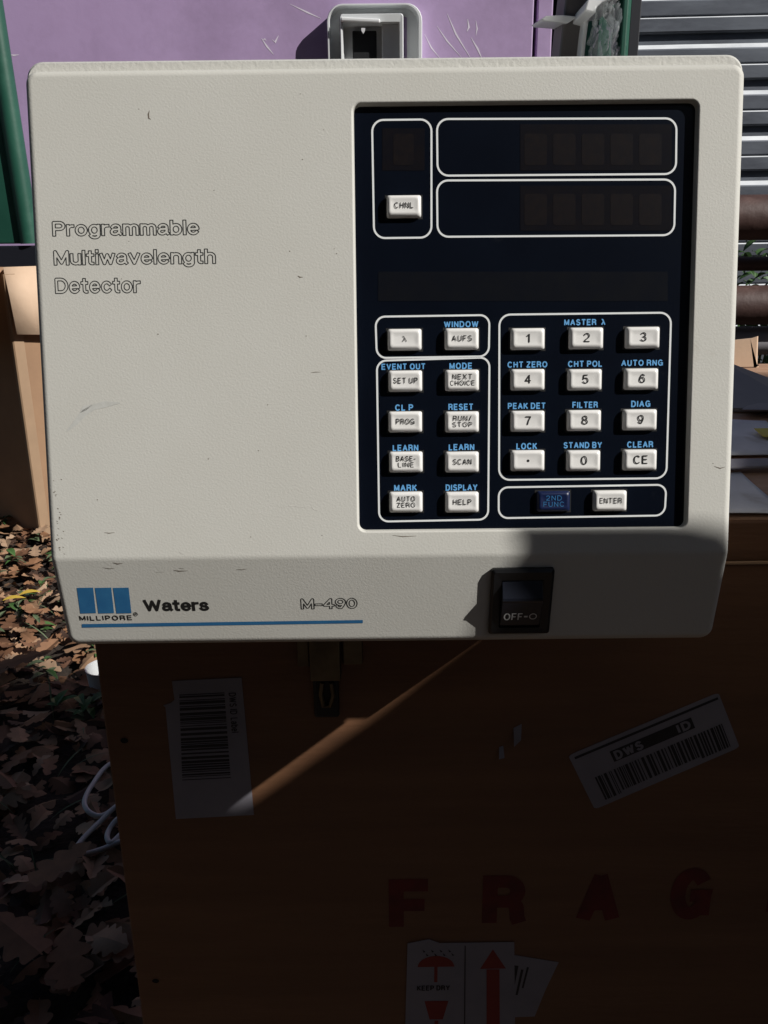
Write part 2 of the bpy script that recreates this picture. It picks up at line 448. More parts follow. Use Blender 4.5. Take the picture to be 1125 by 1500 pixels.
for s, cx, cy, wd in (('WINDOW', 675.5, 475, 50), ('EVENT OUT', 591, 537, 64), ('MODE', 675, 536, 33), ('CL P', 592, 597, 26), ('RESET', 675, 596, 36),
                      ('LEARN', 594, 656, 37), ('LEARN', 676, 655, 37), ('MARK', 594, 714.5, 33), ('DISPLAY', 676, 714, 46), ('MASTER  λ', 856.5, 472, 60),
                      ('CHT ZERO', 772.5, 534, 58), ('CHT POL', 857, 533, 50), ('AUTO RNG', 940.5, 531.5, 61), ('PEAK DET', 771.5, 594.5, 55),
                      ('FILTER', 857, 593, 37), ('DIAG', 938.5, 591.5, 28), ('LOCK', 771.5, 653.5, 30), ('STAND BY', 853.5, 652, 56), ('CLEAR', 937.5, 651, 38)):
    a = PP(cx - wd / 2, cy + 4.8, -DEP); b = PP(cx + wd / 2, cy - 4.8, -DEP)
    add_text(leg, s, a.x, b.x, a.y, (b.y - a.y), pmap, wt=.20, thick=.00016)
leg.build('printed_legend', M['blue_ink'], plate)
def window(x0, x1, y0, y1, m, h=.0001):
    q = MB(); c = [PP(x0, y0, -DEP), PP(x1, y0, -DEP), PP(x1, y1, -DEP), PP(x0, y1, -DEP)]
    q.add([Vector((p.x, p.y, -DEP + h)) for p in c], [(0, 1, 2, 3)]); return q.build('display_window', m, plate)
window(560, 622, 188, 250, M['window']); window(762, 984, 182, 250, M['window'])
window(762, 984, 272, 338, M['window']); window(554, 978, 398, 441, M['window_mid'])
M['dead'] = mat('unlit_digit', (.0105, .0080, .0082), .25, (.0078, .0066, .0080), 300, (.35, .65), spec=.45)
for (wx, wy, n_, st_, w2, h2) in ((768, 196, 5, 42, 33, 46), (768, 284, 5, 42, 33, 46), (576, 196, 1, 40, 30, 46)):
    for k in range(n_):
        q = MB(); c = rr([PP(wx + k * st_ + a, wy + b, -DEP) for a, b in ((0, 0), (w2, 0), (w2, h2), (0, h2))], .0012, 4)
        q.add([Vector((p.x, p.y, -DEP + .00016)) for p in c], [tuple(range(len(c)))]); q.build('unlit_digit', M['dead'], plate)
# keys
KH = .0032
def key_mesh():
    b = MB(); a, c = .0074, .0046
    L = [L3(rrect(-a, a, -c, c, .0009, 4), -.003), L3(rrect(-a, a, -c, c, .0009, 4), KH - .0016),
         L3(rrect(-a + .0003, a - .0003, -c + .0003, c - .0002, .0011, 4), KH - .0009)]
    for ins, z in ((.0009, -.00015), (.0014, 0), (.0019, -.00008), (.0030, -.0003)):
        L.append(L3(rrect(-a + ins, a - ins, -c + ins + .0002, c - ins, .0011, 4), KH + z))
    b.loops(L, True, True); me = b.mesh('key'); smooth_mesh(me, 50); return me
KM = key_mesh(); KM.materials.append(M['key'])
KB = KM.copy(); KB.materials.clear(); KB.materials.append(M['key_blue'])
wl = MB()
def key(cx, cy, lines, wd, blue=False):
    p = PP(cx + .8, cy - 1, -DEP + KH)
    o = bpy.data.objects.new('key', KB if blue else KM); COL.objects.link(o); o.parent = det
    o.matrix_basis = PML @ Matrix.Translation((p.x, p.y, -DEP + (-.0006 if blue else 0)))
    if blue: o['label'] = 'dark blue shift key with faded lettering'
    g = MB(); mm = .00029 # metres per photo pixel on the panel
    n = len(lines)
    for i, s in enumerate(lines):
        ch = (13.5 if len(s) == 1 and s not in 'λ.' else 8.4) * mm if n == 1 else 7.8 * mm
        if s == 'CE': ch = 13 * mm
        base = -ch / 2 + ((n - 1) / 2 - i) * 9.6 * mm + .0002
        wid = (wd if isinstance(wd, (int, float)) else wd[i]) * mm
        if s == '.':
            g.add([Vector((.0006 * math.cos(k), .0006 * math.sin(k), KH - .00022)) for k in [j * math.pi / 6 for j in range(12)]], [tuple(range(12))]); continue
        add_text(g, s, -wid / 2, wid / 2, base, ch, lambda u, v, h: Vector((u, v, KH - .00025 + h)), wt=.13 if len(s) > 1 else .12, thick=.0002, gap=.26 if len(s) > 1 else None)
    g.build('key_legend', M['logo_blue'] if blue else M['black_ink'], o)
    q = [Vector((p.x + x, p.y + y, -DEP + .0001)) for x, y in ((-.0081, .0051), (.0081, .0051), (.0081, -.0051), (-.0081, -.0051))]
    wl.add(q, [(0, 1, 2, 3)])
for a in ((592, 498, ['λ'], 7), (676, 497, ['AUFS'], 30), (593, 559, ['SET UP'], 37), (676.5, 558, ['NEXT', 'CHOICE'], (30, 37)),
          (593, 619, ['PROG'], 28), (676.5, 619, ['RUN/', 'STOP'], (28, 30)), (594, 678, ['BASE-', 'LINE'], (30, 24)), (676.5, 678, ['SCAN'], 28),
          (594, 737, ['AUTO', 'ZERO'], (28, 28)), (676.5, 737, ['HELP'], 28),
          (773, 497, ['1'], 5), (859, 496, ['2'], 9), (942, 495, ['3'], 9), (773, 557, ['4'], 9), (857, 557, ['5'], 9), (940, 556, ['6'], 9),
          (773, 618, ['7'], 9), (856, 617, ['8'], 9), (938, 616, ['9'], 9), (773, 676, ['.'], 3), (855, 676, ['0'], 9), (938, 675, ['CE'], 21),
          (811, 736, ['2ND', 'FUNC'], (24, 32)), (894, 735, ['ENTER'], 34), (591, 302, ['CHNL'], 28)):
    key(*a, blue=a[2][0] == '2ND')
wl.build('key_well', M['black_ink'], plate)

# printing on the front panel
ol = MB()
def omap(u, v, h): return Vector((u, v, h - .0001))
for s, x0, x1, yb, yt in (('Programmable', 77.5, 291.5, 346, 322), ('Multiwavelength', 79.5, 315.5, 388.5, 364.5), ('Detector', 81.5, 205, 430, 406)):
    a = PP(x0, yb + 1.2 * 0); b = PP(x1, yt)
    add_outline(ol, s, a.x, b.x, a.y, b.y - a.y, lambda u, v, h: Vector((u, v, h)), wt=.185, line=.056, thick=.00006, step=.0135)
def lmap(u, v, h): return lowmap(u, v, h)
a = LP(441.5, 892); b = LP(523, 876)
add_outline(ol, 'M-490', a.x, b.x, a.y, b.y - a.y, lmap, wt=.18, line=.065, thick=.00006)
panel_part(ol, 'outlined_lettering', M['grey_ink'])
bl = MB()
a = LP(212, 895.5); b = LP(305, 877.5)
add_outline(bl, 'Waters', a.x, b.x, a.y, b.y - a.y, lmap, wt=.215, step=.025, fill=True, gap=.03)
a = LP(117, 909); b = LP(193, 901)
MILL = 'MILLIPORE'
add_text(bl, MILL, a.x, b.x, a.y, b.y - a.y, lmap, wt=.20, gap=.22)
c = LP(198.5, 899.5)
lp = [Vector((c.x + .00105 * math.cos(k * math.pi / 10), c.y + .00105 * math.sin(k * math.pi / 10))) for k in range(20)]
li = [Vector((c.x + .0008 * math.cos(k * math.pi / 10), c.y + .0008 * math.sin(k * math.pi / 10))) for k in range(20)]
bl.loops([[lowmap(p.x, p.y, .0001) for p in lp], [lowmap(p.x, p.y, .0001) for p in li]])
add_text(bl, 'R', c.x - .0004, c.x + .0005, c.y - .0005, .0010, lmap, wt=.2)
panel_part(bl, 'black_lettering', M['black_ink'])
lg = MB()
for x0, x1 in ((112.5, 136.5), (139, 163), (165.5, 188.5)):
    c = [LP(x0, 861), LP(x1, 860.6), LP(x1 + 4.2, 898), LP(x0 + 5.2, 898.6)]
    lg.add([lowmap(p.x, p.y, .0001) for p in c], [(0, 1, 2, 3)])
panel_part(lg, 'maker_emblem', M['logo_blue'])
st = MB(); c = [LP(120, 914), LP(531.5, 908), LP(531.5, 912.6), LP(120, 919.2)]
st.add([lowmap(p.x, p.y, .0001) for p in c], [(0, 1, 2, 3)])
panel_part(st, 'blue_stripe', M['logo_blue'])

# scuffs
def sliver(mb, pts, wd, low=False):
    f = LP if low else PP; P = [f(*p) for p in pts]; vs = []
    for i, p in enumerate(P):
        t = (P[min(i + 1, len(P) - 1)] - P[max(i - 1, 0)]).normalized(); nn = Vector((-t.y, t.x))
        k = wd * (.15 if i in (0, len(P) - 1) else random.uniform(.6, 1))
        for s in (-1, 1):
            q = p + nn * k * s; vs.append(lowmap(q.x, q.y, .00008) if low else Vector((q.x, q.y, .00008)))
    mb.add(vs, [(2 * i, 2 * i + 1, 2 * i + 3, 2 * i + 2) for i in range(len(P) - 1)])
sc_ = MB()
sliver(sc_, [(219, 162), (217.5, 167), (218, 173), (221, 175)], .0004)
sliver(sc_, [(165, 824), (172, 826), (180, 825)], .0003, True)
sliver(sc_, [(150, 831), (160, 833), (168, 832)], .00022, True); sliver(sc_, [(254, 835), (262, 836.5), (275, 836)], .0003, True)
sliver(sc_, [(346, 834), (354, 834.5), (362, 833)], .0002, True); sliver(sc_, [(262, 832), (270, 833)], .0004, True)
sliver(sc_, [(153, 780), (160, 781), (168, 780)], .0003); sliver(sc_, [(436, 404), (439, 406), (444, 406)], .0003)
sliver(sc_, [(575, 784), (590, 786), (610, 785)], .0003); sliver(sc_, [(1046, 683), (1055, 686), (1062, 684)], .0003)
sliver(sc_, [(455, 546), (462, 545), (470, 545)], .0002); sliver(sc_, [(228, 838), (240, 838)], .0002, True)
for _ in range(40):
    x = random.uniform(90, 1050); y = random.uniform(120, 800)
    if 500 < x < 1040 and 140 < y < 785: continue
    sliver(sc_, [(x, y), (x + random.uniform(.6, 1.4), y + random.uniform(-.6, .6)), (x + 2, y + .3)], random.uniform(.00012, .0003))
for _ in range(26):
    y = random.uniform(700, 812); x = 50 + (y - 100) * .042 + random.uniform(2, 14); sliver(sc_, [(x, y), (x + 1.2, y + 1), (x + 2.4, y + 1)], random.uniform(.0001, .0003))
panel_part(sc_, 'dark_scuff', M['scuff'])
sp = MB()
sliver(sp, [(456, 742), (460, 746), (466, 748)], .0002); sliver(sp, [(262, 808), (268, 812)], .0004)
sliver(sp, [(372, 753), (384, 750), (396, 747)], .00013); sliver(sp, [(405, 743), (430, 741), (450, 744)], .00012)
panel_part(sp, 'pale_scratch', M['chip'])

M['smudge'] = mat('faint_grey_smudge', (.50, .50, .47), .7, (.57, .57, .54), 300, (.35, .65))
sg = MB()
sliver(sg, [(98, 632), (112, 618), (124, 604), (138, 596), (155, 592), (176, 590)], .0014); sliver(sg, [(118, 604), (124, 598), (135, 593)], .0012)
panel_part(sg, 'faint_smudge', M['smudge'])
# power switch on the lower strip
sw = MB()
c = [LP(717, 832), LP(809, 830), LP(806, 924), LP(717, 926)]
s0, s1 = (c[0].x + c[3].x) / 2, (c[1].x + c[2].x) / 2; t0, t1 = (c[2].y + c[3].y) / 2, (c[0].y + c[1].y) / 2
def sl(x0, x1, y0, y1, r, h): return [lowmap(p.x, p.y, h) for p in rrect(x0, x1, y0, y1, r, 4)]
gx, gt, gb = .0047, .0052, .0034
sw.loops([sl(s0, s1, t0, t1, .0012, -.004), sl(s0, s1, t0, t1, .0012, .0016), sl(s0 + .0012, s1 - .0012, t0 + .0012, t1 - .0012, .001, .0026),
          sl(s0 + gx, s1 - gx, t0 + gb, t1 - gt, .0008, .0022), sl(s0 + gx, s1 - gx, t0 + gb, t1 - gt, .0008, -.006)], False, True)
swo = panel_part(sw, 'power_switch', M['black_plastic'], smooth=25)
rk = MB(); x0, x1 = s0 + gx + .0003, s1 - gx - .0003; y0, y1 = t0 + gb + .0010, t1 - gt - .0003; ym = LP(760, 874, .006).y
prof = [(y1, -.006), (y1, .0012), (y1 - .001, .0020), (ym + .0012, .0060), (ym, .0063), (ym - .0012, .0058), (y0 + .0008, .0028), (y0, .0020), (y0, -.006)]
rk.loops([[lowmap(x, y, h) for y, h in prof] for x in (x0, x1)], True, True)
rko = rk.build('rocker', M['rocker'], swo, bevel=.0003)
tx = MB()
ya, yb_ = y0 + .0008, ym - .0012
def rmap(u, v, h): # on the sloping lower half of the rocker
    k = (yb_ - v) / (yb_ - ya); return lowmap(u, v, .0058 + (.0028 - .0058) * k + h + .0001)
RQ = LO + LN * .0040
def RP(px, py):
    q = hit(px, py, RQ, LN) - PO; return Vector((q.dot(PU), q.dot(PV)))
a = RP(738, 905); b = RP(766, 893)
add_text(tx, 'OFF', a.x, b.x, a.y, b.y - a.y, rmap, wt=.15)
a = RP(768, 897.5); b = RP(773, 900); tx.add([rmap(a.x, a.y, .0001), rmap(b.x, a.y, .0001), rmap(b.x, b.y, .0001), rmap(a.x, b.y, .0001)], [(0, 1, 2, 3)])
a = RP(781, 898.5); r1 = .00175
tx.loops([[rmap(a.x + r * math.cos(k * math.pi / 12), a.y + r * math.sin(k * math.pi / 12), .0001) for k in range(24)] for r in (r1, r1 * .78)])
tx.build('switch_lettering', M['white_ink'], rko)

# ------------------------------------------------------------------ more materials
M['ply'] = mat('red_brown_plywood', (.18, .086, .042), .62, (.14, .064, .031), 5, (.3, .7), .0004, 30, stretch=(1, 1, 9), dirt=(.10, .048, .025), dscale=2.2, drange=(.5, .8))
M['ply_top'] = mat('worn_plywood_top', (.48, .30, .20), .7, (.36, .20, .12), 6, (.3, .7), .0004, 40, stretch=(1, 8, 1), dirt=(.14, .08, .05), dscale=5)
M['lit_edge'] = mat('lit_plywood_edge', (.42, .28, .17), .7, (.30, .17, .09), 30, (.3, .7), stretch=(1, 1, 14))
M['hole'] = mat('dark_nail_hole', (.004, .004, .004), .9)
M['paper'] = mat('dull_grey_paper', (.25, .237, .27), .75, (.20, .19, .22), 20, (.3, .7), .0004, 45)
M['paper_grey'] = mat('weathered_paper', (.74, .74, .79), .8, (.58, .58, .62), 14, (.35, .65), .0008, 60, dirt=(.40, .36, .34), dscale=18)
M['barcode'] = mat('barcode_ink', (.010, .010, .014), .6)
M['red_paint'] = mat('faded_red_stencil', (.14, .011, .009), .7, (.08, .008, .007), 40, (.35, .6))
M['red_ink'] = mat('red_ink', (.20, .014, .011), .6)
M['yellow'] = mat('yellow_sticker', (.62, .52, .06), .6)
M['steel'] = mat('dull_brass_steel', (.16, .13, .085), .42, (.08, .065, .045), 40, (.3, .7), metal=.85)
M['white_plastic'] = mat('white_plastic', (.76, .77, .78), .4)
M['cord'] = mat('grey_white_cord', (.52, .52, .52), .5)
M['grey_plastic'] = mat('grey_white_plastic', (.74, .76, .77), .45, (.68, .70, .71), 12, (.3, .7))
M['dark_slot'] = mat('dark_slot', (.006, .007, .009), .6)
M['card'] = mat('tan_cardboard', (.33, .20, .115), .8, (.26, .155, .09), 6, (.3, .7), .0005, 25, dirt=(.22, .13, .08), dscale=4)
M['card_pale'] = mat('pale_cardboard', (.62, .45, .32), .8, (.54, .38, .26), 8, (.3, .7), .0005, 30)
M['card_tape'] = mat('pale_packing_tape', (.36, .24, .15), .5, (.30, .20, .125), 10, (.3, .7))
M['card_grey'] = mat('grey_cardboard', (.30, .29, .31), .8, (.24, .23, .25), 8, (.3, .7), .0005, 30)
M['purple'] = mat('mauve_wall_paint', (.50, .365, .60), .5, (.45, .32, .54), 3, (.3, .7), .0006, 20, dirt=(.31, .225, .365), dscale=1.6, drange=(.5, .8))
M['green'] = mat('dark_green_paint', (.020, .098, .066), .45, (.012, .068, .046), 4, (.3, .7), .0008, 14, dirt=(.035, .12, .085), dscale=6)
M['scratch'] = mat('pale_scuffed_paint', (.78, .72, .82), .6)
M['siding'] = mat('weathered_grey_siding', (.17, .19, .225), .45, (.095, .105, .13), 5, (.3, .7), .0006, 16, stretch=(.5, 1, 2), dirt=(.06, .065, .085), dscale=4, drange=(.5, .75), metal=.25)
M['ledge_highlight'] = mat('painted_ledge_highlight', (.85, .88, .92), .35, (.65, .68, .72), 12, (.35, .65), stretch=(.4, 1, 1))  # sun highlight of the siding ledges, put into the colour
M['rust'] = mat('rusty_brown_pipe', (.085, .042, .034), .6, (.045, .021, .018), 9, (.3, .7), .0012, 40, dirt=(.13, .075, .065), dscale=12)
M['soil'] = mat('dark_leaf_soil', (.040, .026, .018), .95, (.020, .014, .010), 14, (.3, .7), .012, 30)
M['navy'] = mat('navy_black_rubber', (.006, .007, .014), .6)
M['brown_leg'] = mat('grey_brown_plastic', (.11, .10, .10), .5)
LEAFC = [(.25, .125, .062), (.34, .20, .115), (.17, .080, .040), (.105, .048, .025), (.38, .25, .16), (.060, .030, .018)]
for i, c in enumerate(LEAFC):
    M['leaf%d' % i] = mat('dry_oak_leaf', c, .7, tuple(x * .72 for x in c), 40, (.3, .7))
M['leaf_yellow'] = mat('yellow_leaf', (.42, .29, .04), .6)
M['leaf_green'] = mat('green_leaf', (.060, .135, .035), .55, (.035, .085, .022), 18, (.3, .7))
M['leaf_grey'] = mat('grey_green_leaf', (.095, .13, .065), .65)

# ------------------------------------------------------------------ the ground
g = MB(); n = 60
def gz(x, y): return .018 * noise.noise(Vector((x * 1.1, y * 1.1, 0))) + .008 * noise.noise(Vector((x * 4, y * 4, 3)))
xs = [-40, -15, -7] + [-4 + 8 * i / n for i in range(n + 1)] + [7, 15, 40]; ys = [-40, -15, -6] + [-2 + 7 * i / n for i in range(n + 1)] + [9, 20, 60]
g.add([(x, y, gz(x, y) - .01) for y in ys for x in xs], [(j * len(xs) + i, j * len(xs) + i + 1, (j + 1) * len(xs) + i + 1, (j + 1) * len(xs) + i) for j in range(len(ys) - 1) for i in range(len(xs) - 1)])
o = g.build('ground', M['soil'], smooth=60); o['kind'] = 'structure'

# ------------------------------------------------------------------ crate
Z_TOP = BASE.z
YC = CAM.y + (Z_TOP - CAM.z) / ray(1100, 766).z * ray(1100, 766).y
print('crate front', YC, 'top', Z_TOP, 'det front', bot.y)
XL = at(140, 960, YC).x; XR = XL + .90; YB = YC + .68
cr = empty('wooden_crate', (0, YC + .3, 0), 'big red-brown plywood shipping crate with paper labels and a red stencil, under the detector', 'crate')
co = Vector(cr.location)
def CF(px, py, h=0):
    p = at(px, py, YC - h); return p
LIDZ = at(1100, 825, YC).z
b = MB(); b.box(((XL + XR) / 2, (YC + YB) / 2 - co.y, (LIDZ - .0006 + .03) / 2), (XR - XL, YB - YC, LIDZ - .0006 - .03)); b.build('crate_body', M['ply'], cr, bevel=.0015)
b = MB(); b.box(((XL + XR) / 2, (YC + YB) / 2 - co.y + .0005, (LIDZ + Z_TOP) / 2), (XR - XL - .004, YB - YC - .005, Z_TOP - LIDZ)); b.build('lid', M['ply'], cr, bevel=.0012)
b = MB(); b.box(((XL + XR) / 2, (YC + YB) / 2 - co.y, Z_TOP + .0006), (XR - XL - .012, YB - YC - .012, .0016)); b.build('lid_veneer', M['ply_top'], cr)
for yy in (.08, .56):
    b = MB(); b.box(((XL + XR) / 2, YC + yy - co.y, .013), (XR - XL - .02, .07, .033)); b.build('skid', M['ply'], cr, bevel=.002)
b = MB(); b.box(((XL + XR) / 2, YC - .0004 - co.y, LIDZ + .0006), (XR - XL - .006, .003, .0012)); b.build('lid_seam', M['lit_edge'], cr)  # pale strip stands in for the body edge catching light
# draw latch
lt = MB()
def cbox(mb, x0, x1, y0, y1, h0, h1, mi=0):
    a = CF(x0, y1); c = CF(x1, y0); mb.box(((a.x + c.x) / 2, YC - (h0 + h1) / 2 - co.y, (a.z + c.z) / 2), (abs(c.x - a.x), h1 - h0, abs(c.z - a.z)), None, mi)
cbox(lt, 456, 497, 880, 988, -.001, .010)
lt_o = lt.build('latch', M['steel'], cr, bevel=.0012)
q = MB(); cbox(q, 461, 496, 988, 1048, -.001, .004); q.build('hasp', M['dark_slot'], lt_o, bevel=.002)
q = MB(); cbox(q, 437, 452, 900, 972, -.001, .005); q.build('latch_plate', M['steel'], lt_o, bevel=.001)
q = MB(); cbox(q, 502, 530, 900, 970, -.001, .004); q.build('latch_plate', M['steel'], lt_o, bevel=.001)
q = MB()
q.tube([CF(x, y, .006) - co for x, y in ((472, 1000), (470, 1018), (474, 1034), (484, 1034), (488, 1018), (485, 1000))], .0016, 8)
q.build('latch_loop', M['steel'], lt_o, smooth=50)
# nail holes
for x, y in ((182, 1085), (228, 1437)):
    p = CF(x, y, .0005) - co; q = MB()
    q.add([p + Vector((.0028 * math.cos(k * .7), 0, .0022 * math.sin(k * .7))) for k in range(9)], [tuple(range(9))]); q.build('nail_hole', M['hole'], cr)
# labels: quads on the front given by corners in the photo
class Lab:
    def __init__(s, cs, h): s.c = [CF(*c) - co for c in cs]; s.h = h
    def p(s, u, v, h=0):      # u right 0..1, v down 0..1
        a = s.c[0].lerp(s.c[1], u); b_ = s.c[3].lerp(s.c[2], u); q = a.lerp(b_, v); return Vector((q.x, -(s.h + h) + YC - co.y, q.z))
def sheet(lab, outline, name, m, parent, h=0, curl=None):
    mb = MB(); top = []; back = []
    for u, v in outline:
        c = curl(u, v) if curl else 0
        top.append(lab.p(u, v, h + c + .0003)); back.append(lab.p(u, v, h + c))
    mb.loops([back, top], True, True); return mb.build(name, m, parent)
def lquads(lab, rs, h):
    mb = MB()
    for u0, u1, v0, v1 in rs: mb.add([lab.p(u0, v0, h), lab.p(u1, v0, h), lab.p(u1, v1, h), lab.p(u0, v1, h)], [(0, 1, 2, 3)])
    return mb
def bars(rng, a, b_, dens=(.004, .02)):
    out = []; x = a
    while x < b_:
        w1 = rng.choice((.006, .006, .012, .019)); out.append((x, min(x + w1, b_))); x += w1 + rng.choice((.006, .006, .011, .016))
    return out
rng = random.Random(3)
L1 = Lab([(252, 997), (354, 992), (372, 1193), (258, 1199)], .0003)
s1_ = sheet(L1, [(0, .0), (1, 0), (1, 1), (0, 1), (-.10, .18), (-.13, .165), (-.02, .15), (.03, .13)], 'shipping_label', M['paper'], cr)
lquads(L1, [(.10, .74, a, b_) for a, b_ in bars(rng, .095, .71)], .0005).build('barcode', M['barcode'], s1_)
def ltext(lab, mb, s, down, u0, u1, vb, cap, wt, h=.0005):
    wm = (lab.c[1] - lab.c[0]).length; hm = (lab.c[3] - lab.c[0]).length
    if down: add_text(mb, s, u0 * hm, u1 * hm, vb * wm, cap * wm, lambda u, v, hh: lab.p(v / wm, u / hm, h + hh), wt=wt)
    else: add_text(mb, s, u0 * wm, u1 * wm, -vb * hm, cap * hm, lambda u, v, hh: lab.p(u / wm, -v / hm, h + hh), wt=wt)
q = MB(); ltext(L1, q, 'DWS ID', True, .10, .25, .80, .10, .15); 
ltext(L1, q, 'Label', True, .275, .38, .80, .10, .15)
q.build('label_text', M['barcode'], s1_)
L2 = Lab([(832, 1106), (1052, 1014), (1083, 1094), (871, 1185)], .0003)
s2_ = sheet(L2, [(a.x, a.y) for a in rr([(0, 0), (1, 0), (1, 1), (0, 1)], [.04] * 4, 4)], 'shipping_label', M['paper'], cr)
lquads(L2, [(.03, .985, .06, .10), (.245, .79, .20, .39)] + [(a, b_, .50, .88 if .2 < a < .75 else .92) for a, b_ in bars(rng, .09, .95)], .0005).build('barcode', M['barcode'], s2_)
q = MB()
ltext(L2, q, 'DWS', False, .265, .45, .37, .15, .24, .0007); ltext(L2, q, 'ID', False, .685, .77, .365, .15, .24, .0007)
q.build('label_text', M['paper'], s2_)
L3_ = Lab([(597, 1381), (753, 1379), (755, 1560), (592, 1562)], .0006)
L4 = Lab([(738, 1396), (818, 1409), (783, 1488), (728, 1490)], .0003)
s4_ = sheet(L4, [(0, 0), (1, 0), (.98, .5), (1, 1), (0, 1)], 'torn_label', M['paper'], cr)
lquads(L4, [(.22, .3, .15, .7), (.36, .41, .2, .62), (.46, .5, .15, .5)], .0005).build('label_text', M['barcode'], s4_)
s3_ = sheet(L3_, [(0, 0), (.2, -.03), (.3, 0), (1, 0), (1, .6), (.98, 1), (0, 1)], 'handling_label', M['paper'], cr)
def disc(lab, cu, cv, ru, rv, a0=0, a1=360, n=20): return [(cu + ru * math.cos(R(a0 + (a1 - a0) * i / n)), cv - rv * math.sin(R(a0 + (a1 - a0) * i / n))) for i in range(n + 1)]
q = MB()
um = disc(L3_, .27, .18, .17, .085, 0, 180, 16); q.add([L3_.p(u, v, .0005) for u, v in um], [tuple(range(len(um)))])
for c in ([(.255, .18), (.285, .18), (.285, .30), (.255, .30)], [(.80, .05), (.92, .20), (.68, .20)], [(.74, .205), (.86, .205), (.86, .92), (.74, .92)],
          [(.17, .45), (.39, .45), (.34, .60), (.22, .60)], [(.265, .61), (.30, .61), (.30, .74), (.265, .74)], [(.20, .75), (.36, .75), (.36, .77), (.20, .77)]):
    q.add([L3_.p(u, v, .0005) for u, v in c], [tuple(range(len(c)))])
q.build('red_pictogram', M['red_ink'], s3_)
q = MB()
for k in range(8):
    u = .14 + (k % 4) * .08 + (k // 4) * .03; v = .045 + (k // 4) * .028
    q.add([L3_.p(u, v, .0005), L3_.p(u + .03, v + .018, .0005), L3_.p(u + .012, v + .024, .0005)], [(0, 1, 2)])
ltext(L3_, q, 'KEEP DRY', False, .10, .40, .365, .04, .2)
q.add([L3_.p(u, v, .0005) for u, v in ((.535, .02), (.545, .02), (.545, .95), (.535, .95))], [(0, 1, 2, 3)])
q.build('label_text', M['barcode'], s3_)
# stencil FRAGILE
q = MB(); mm = (CF(700, 1320) - CF(600, 1320)).x / 100
for i, ch in enumerate('FRAGILE'):
    cx = [604, 741, 880, 1015, 1150, 1270, 1400][i]
    p0 = CF(cx - 32, 1362 - i * 5.5); p1 = CF(cx + 32 - (4 if ch != 'I' else 24), 1288 - i * 5.5)
    add_text(q, ch, p0.x, p1.x if ch != 'I' else p0.x + .014, p0.z, p1.z - p0.z, lambda u, v, h: Vector((u, YC - .0003 - h * 6 + .0006 - co.y, v)), wt=.24)
q.build('stencil_lettering', M['red_paint'], cr)
for cs in ([(752, 1066), (764, 1060), (762, 1080), (752, 1090)], [(731, 1094), (737, 1092), (738, 1106), (730, 1108)]):
    sheet(Lab(cs, .0003), [(0, 0), (1, 0), (1, 1), (0, 1)], 'paper_scrap', M['paper'], cr, curl=lambda u, v: .003 * v)

# ------------------------------------------------------------------ things on the crate
def lay(corners, name, m, label, cat, z=.002, thick=.0006, wave=.0, n=10):
    P = [atz(x, y, Z_TOP + z) for x, y in corners]; c0 = sum(P, Vector()) / 4; mb = MB(); vs = []
    for j in range(n + 1):
        for i in range(n + 1):
            q_ = P[0].lerp(P[1], i / n).lerp(P[3].lerp(P[2], i / n), j / n) - c0
            q_.z += wave * (noise.noise(Vector((q_.x * 14, q_.y * 14, z * 900))) + .5)
            vs.append(q_)
    fs = [(j * (n + 1) + i, j * (n + 1) + i + 1, (j + 1) * (n + 1) + i + 1, (j + 1) * (n + 1) + i) for j in range(n) for i in range(n)]
    mb.add(vs, fs); o = mb.build(name, m, None, c0, smooth=60)
    md = o.modifiers.new('thickness', 'SOLIDIFY'); md.thickness = thick
    return tag(o, label, cat), c0
lay([(1040, 696), (1085, 693), (1152, 756), (1040, 757)], 'paper_sheet', M['paper_grey'], 'crinkled grey paper sheet lying nearest the crate front edge', 'paper', .0025, wave=.003)
lay([(1030, 615), (1122, 617), (1160, 668), (1030, 672)], 'paper_sheet', M['paper_grey'], 'wrinkled bluish paper sheet with a yellow sticker corner, further back on the crate', 'paper', .0025, wave=.003)
lay([(1040, 676), (1170, 674), (1175, 684), (1040, 689)], 'paper_strip', M['paper'], 'narrow flat pale paper strip lying across the crate between two sheets', 'paper', .006, .002)
lay([(1104, 628), (1150, 627), (1160, 640), (1118, 640)], 'sticker', M['yellow'], 'yellow-green sticker on the bluish paper sheet', 'sticker', .0075, .0004)
# grey carton flap and tan flap at the back of the crate
t = empty('grey_carton', atz(1100, 606, Z_TOP + .002), 'flattened grey carton leaning on the back of the crate top', 'carton')
b_ = MB(); zc = Z_TOP + .0025
P = [atz(1040, 603, zc), atz(1180, 603, zc)]
y2 = P[0].y + .16
Q = [at(1040, 525, y2), at(1125, 558, y2), at(1180, 580, y2)]
pl = [P[0], P[1], Q[2], Q[1], Q[0]]
nrm = (P[1] - P[0]).cross(Q[0] - P[0]).normalized()
b_.loops([[p - t.location for p in pl], [p - t.location + nrm * .004 for p in pl]], True, True); b_.build('carton_panel', M['card_grey'], t)
b_ = MB(); P2 = [atz(1084, 602, zc + .006), atz(1180, 603, zc + .006), at(1180, 568, y2 - .03), at(1120, 577, y2 - .03)]
b_.loops([[p - t.location for p in P2], [p - t.location + Vector((0, -.003, .002)) for p in P2]], True, True); b_.build('carton_flap', M['card_grey'], t)
y3 = YB - .04
tp = [at(1060, 500, y3), at(1099, 496, y3), at(1109, 493, y3), at(1107, 560, y3)]
tp += [Vector((tp[-1].x, y3, Z_TOP + .0025)), Vector((tp[0].x, y3, Z_TOP + .0025))]
c0 = Vector((tp[1].x, y3, Z_TOP))
b_ = MB(); b_.loops([[p - c0 for p in tp], [p - c0 + Vector((.004, .006, 0)) for p in tp]], True, True)
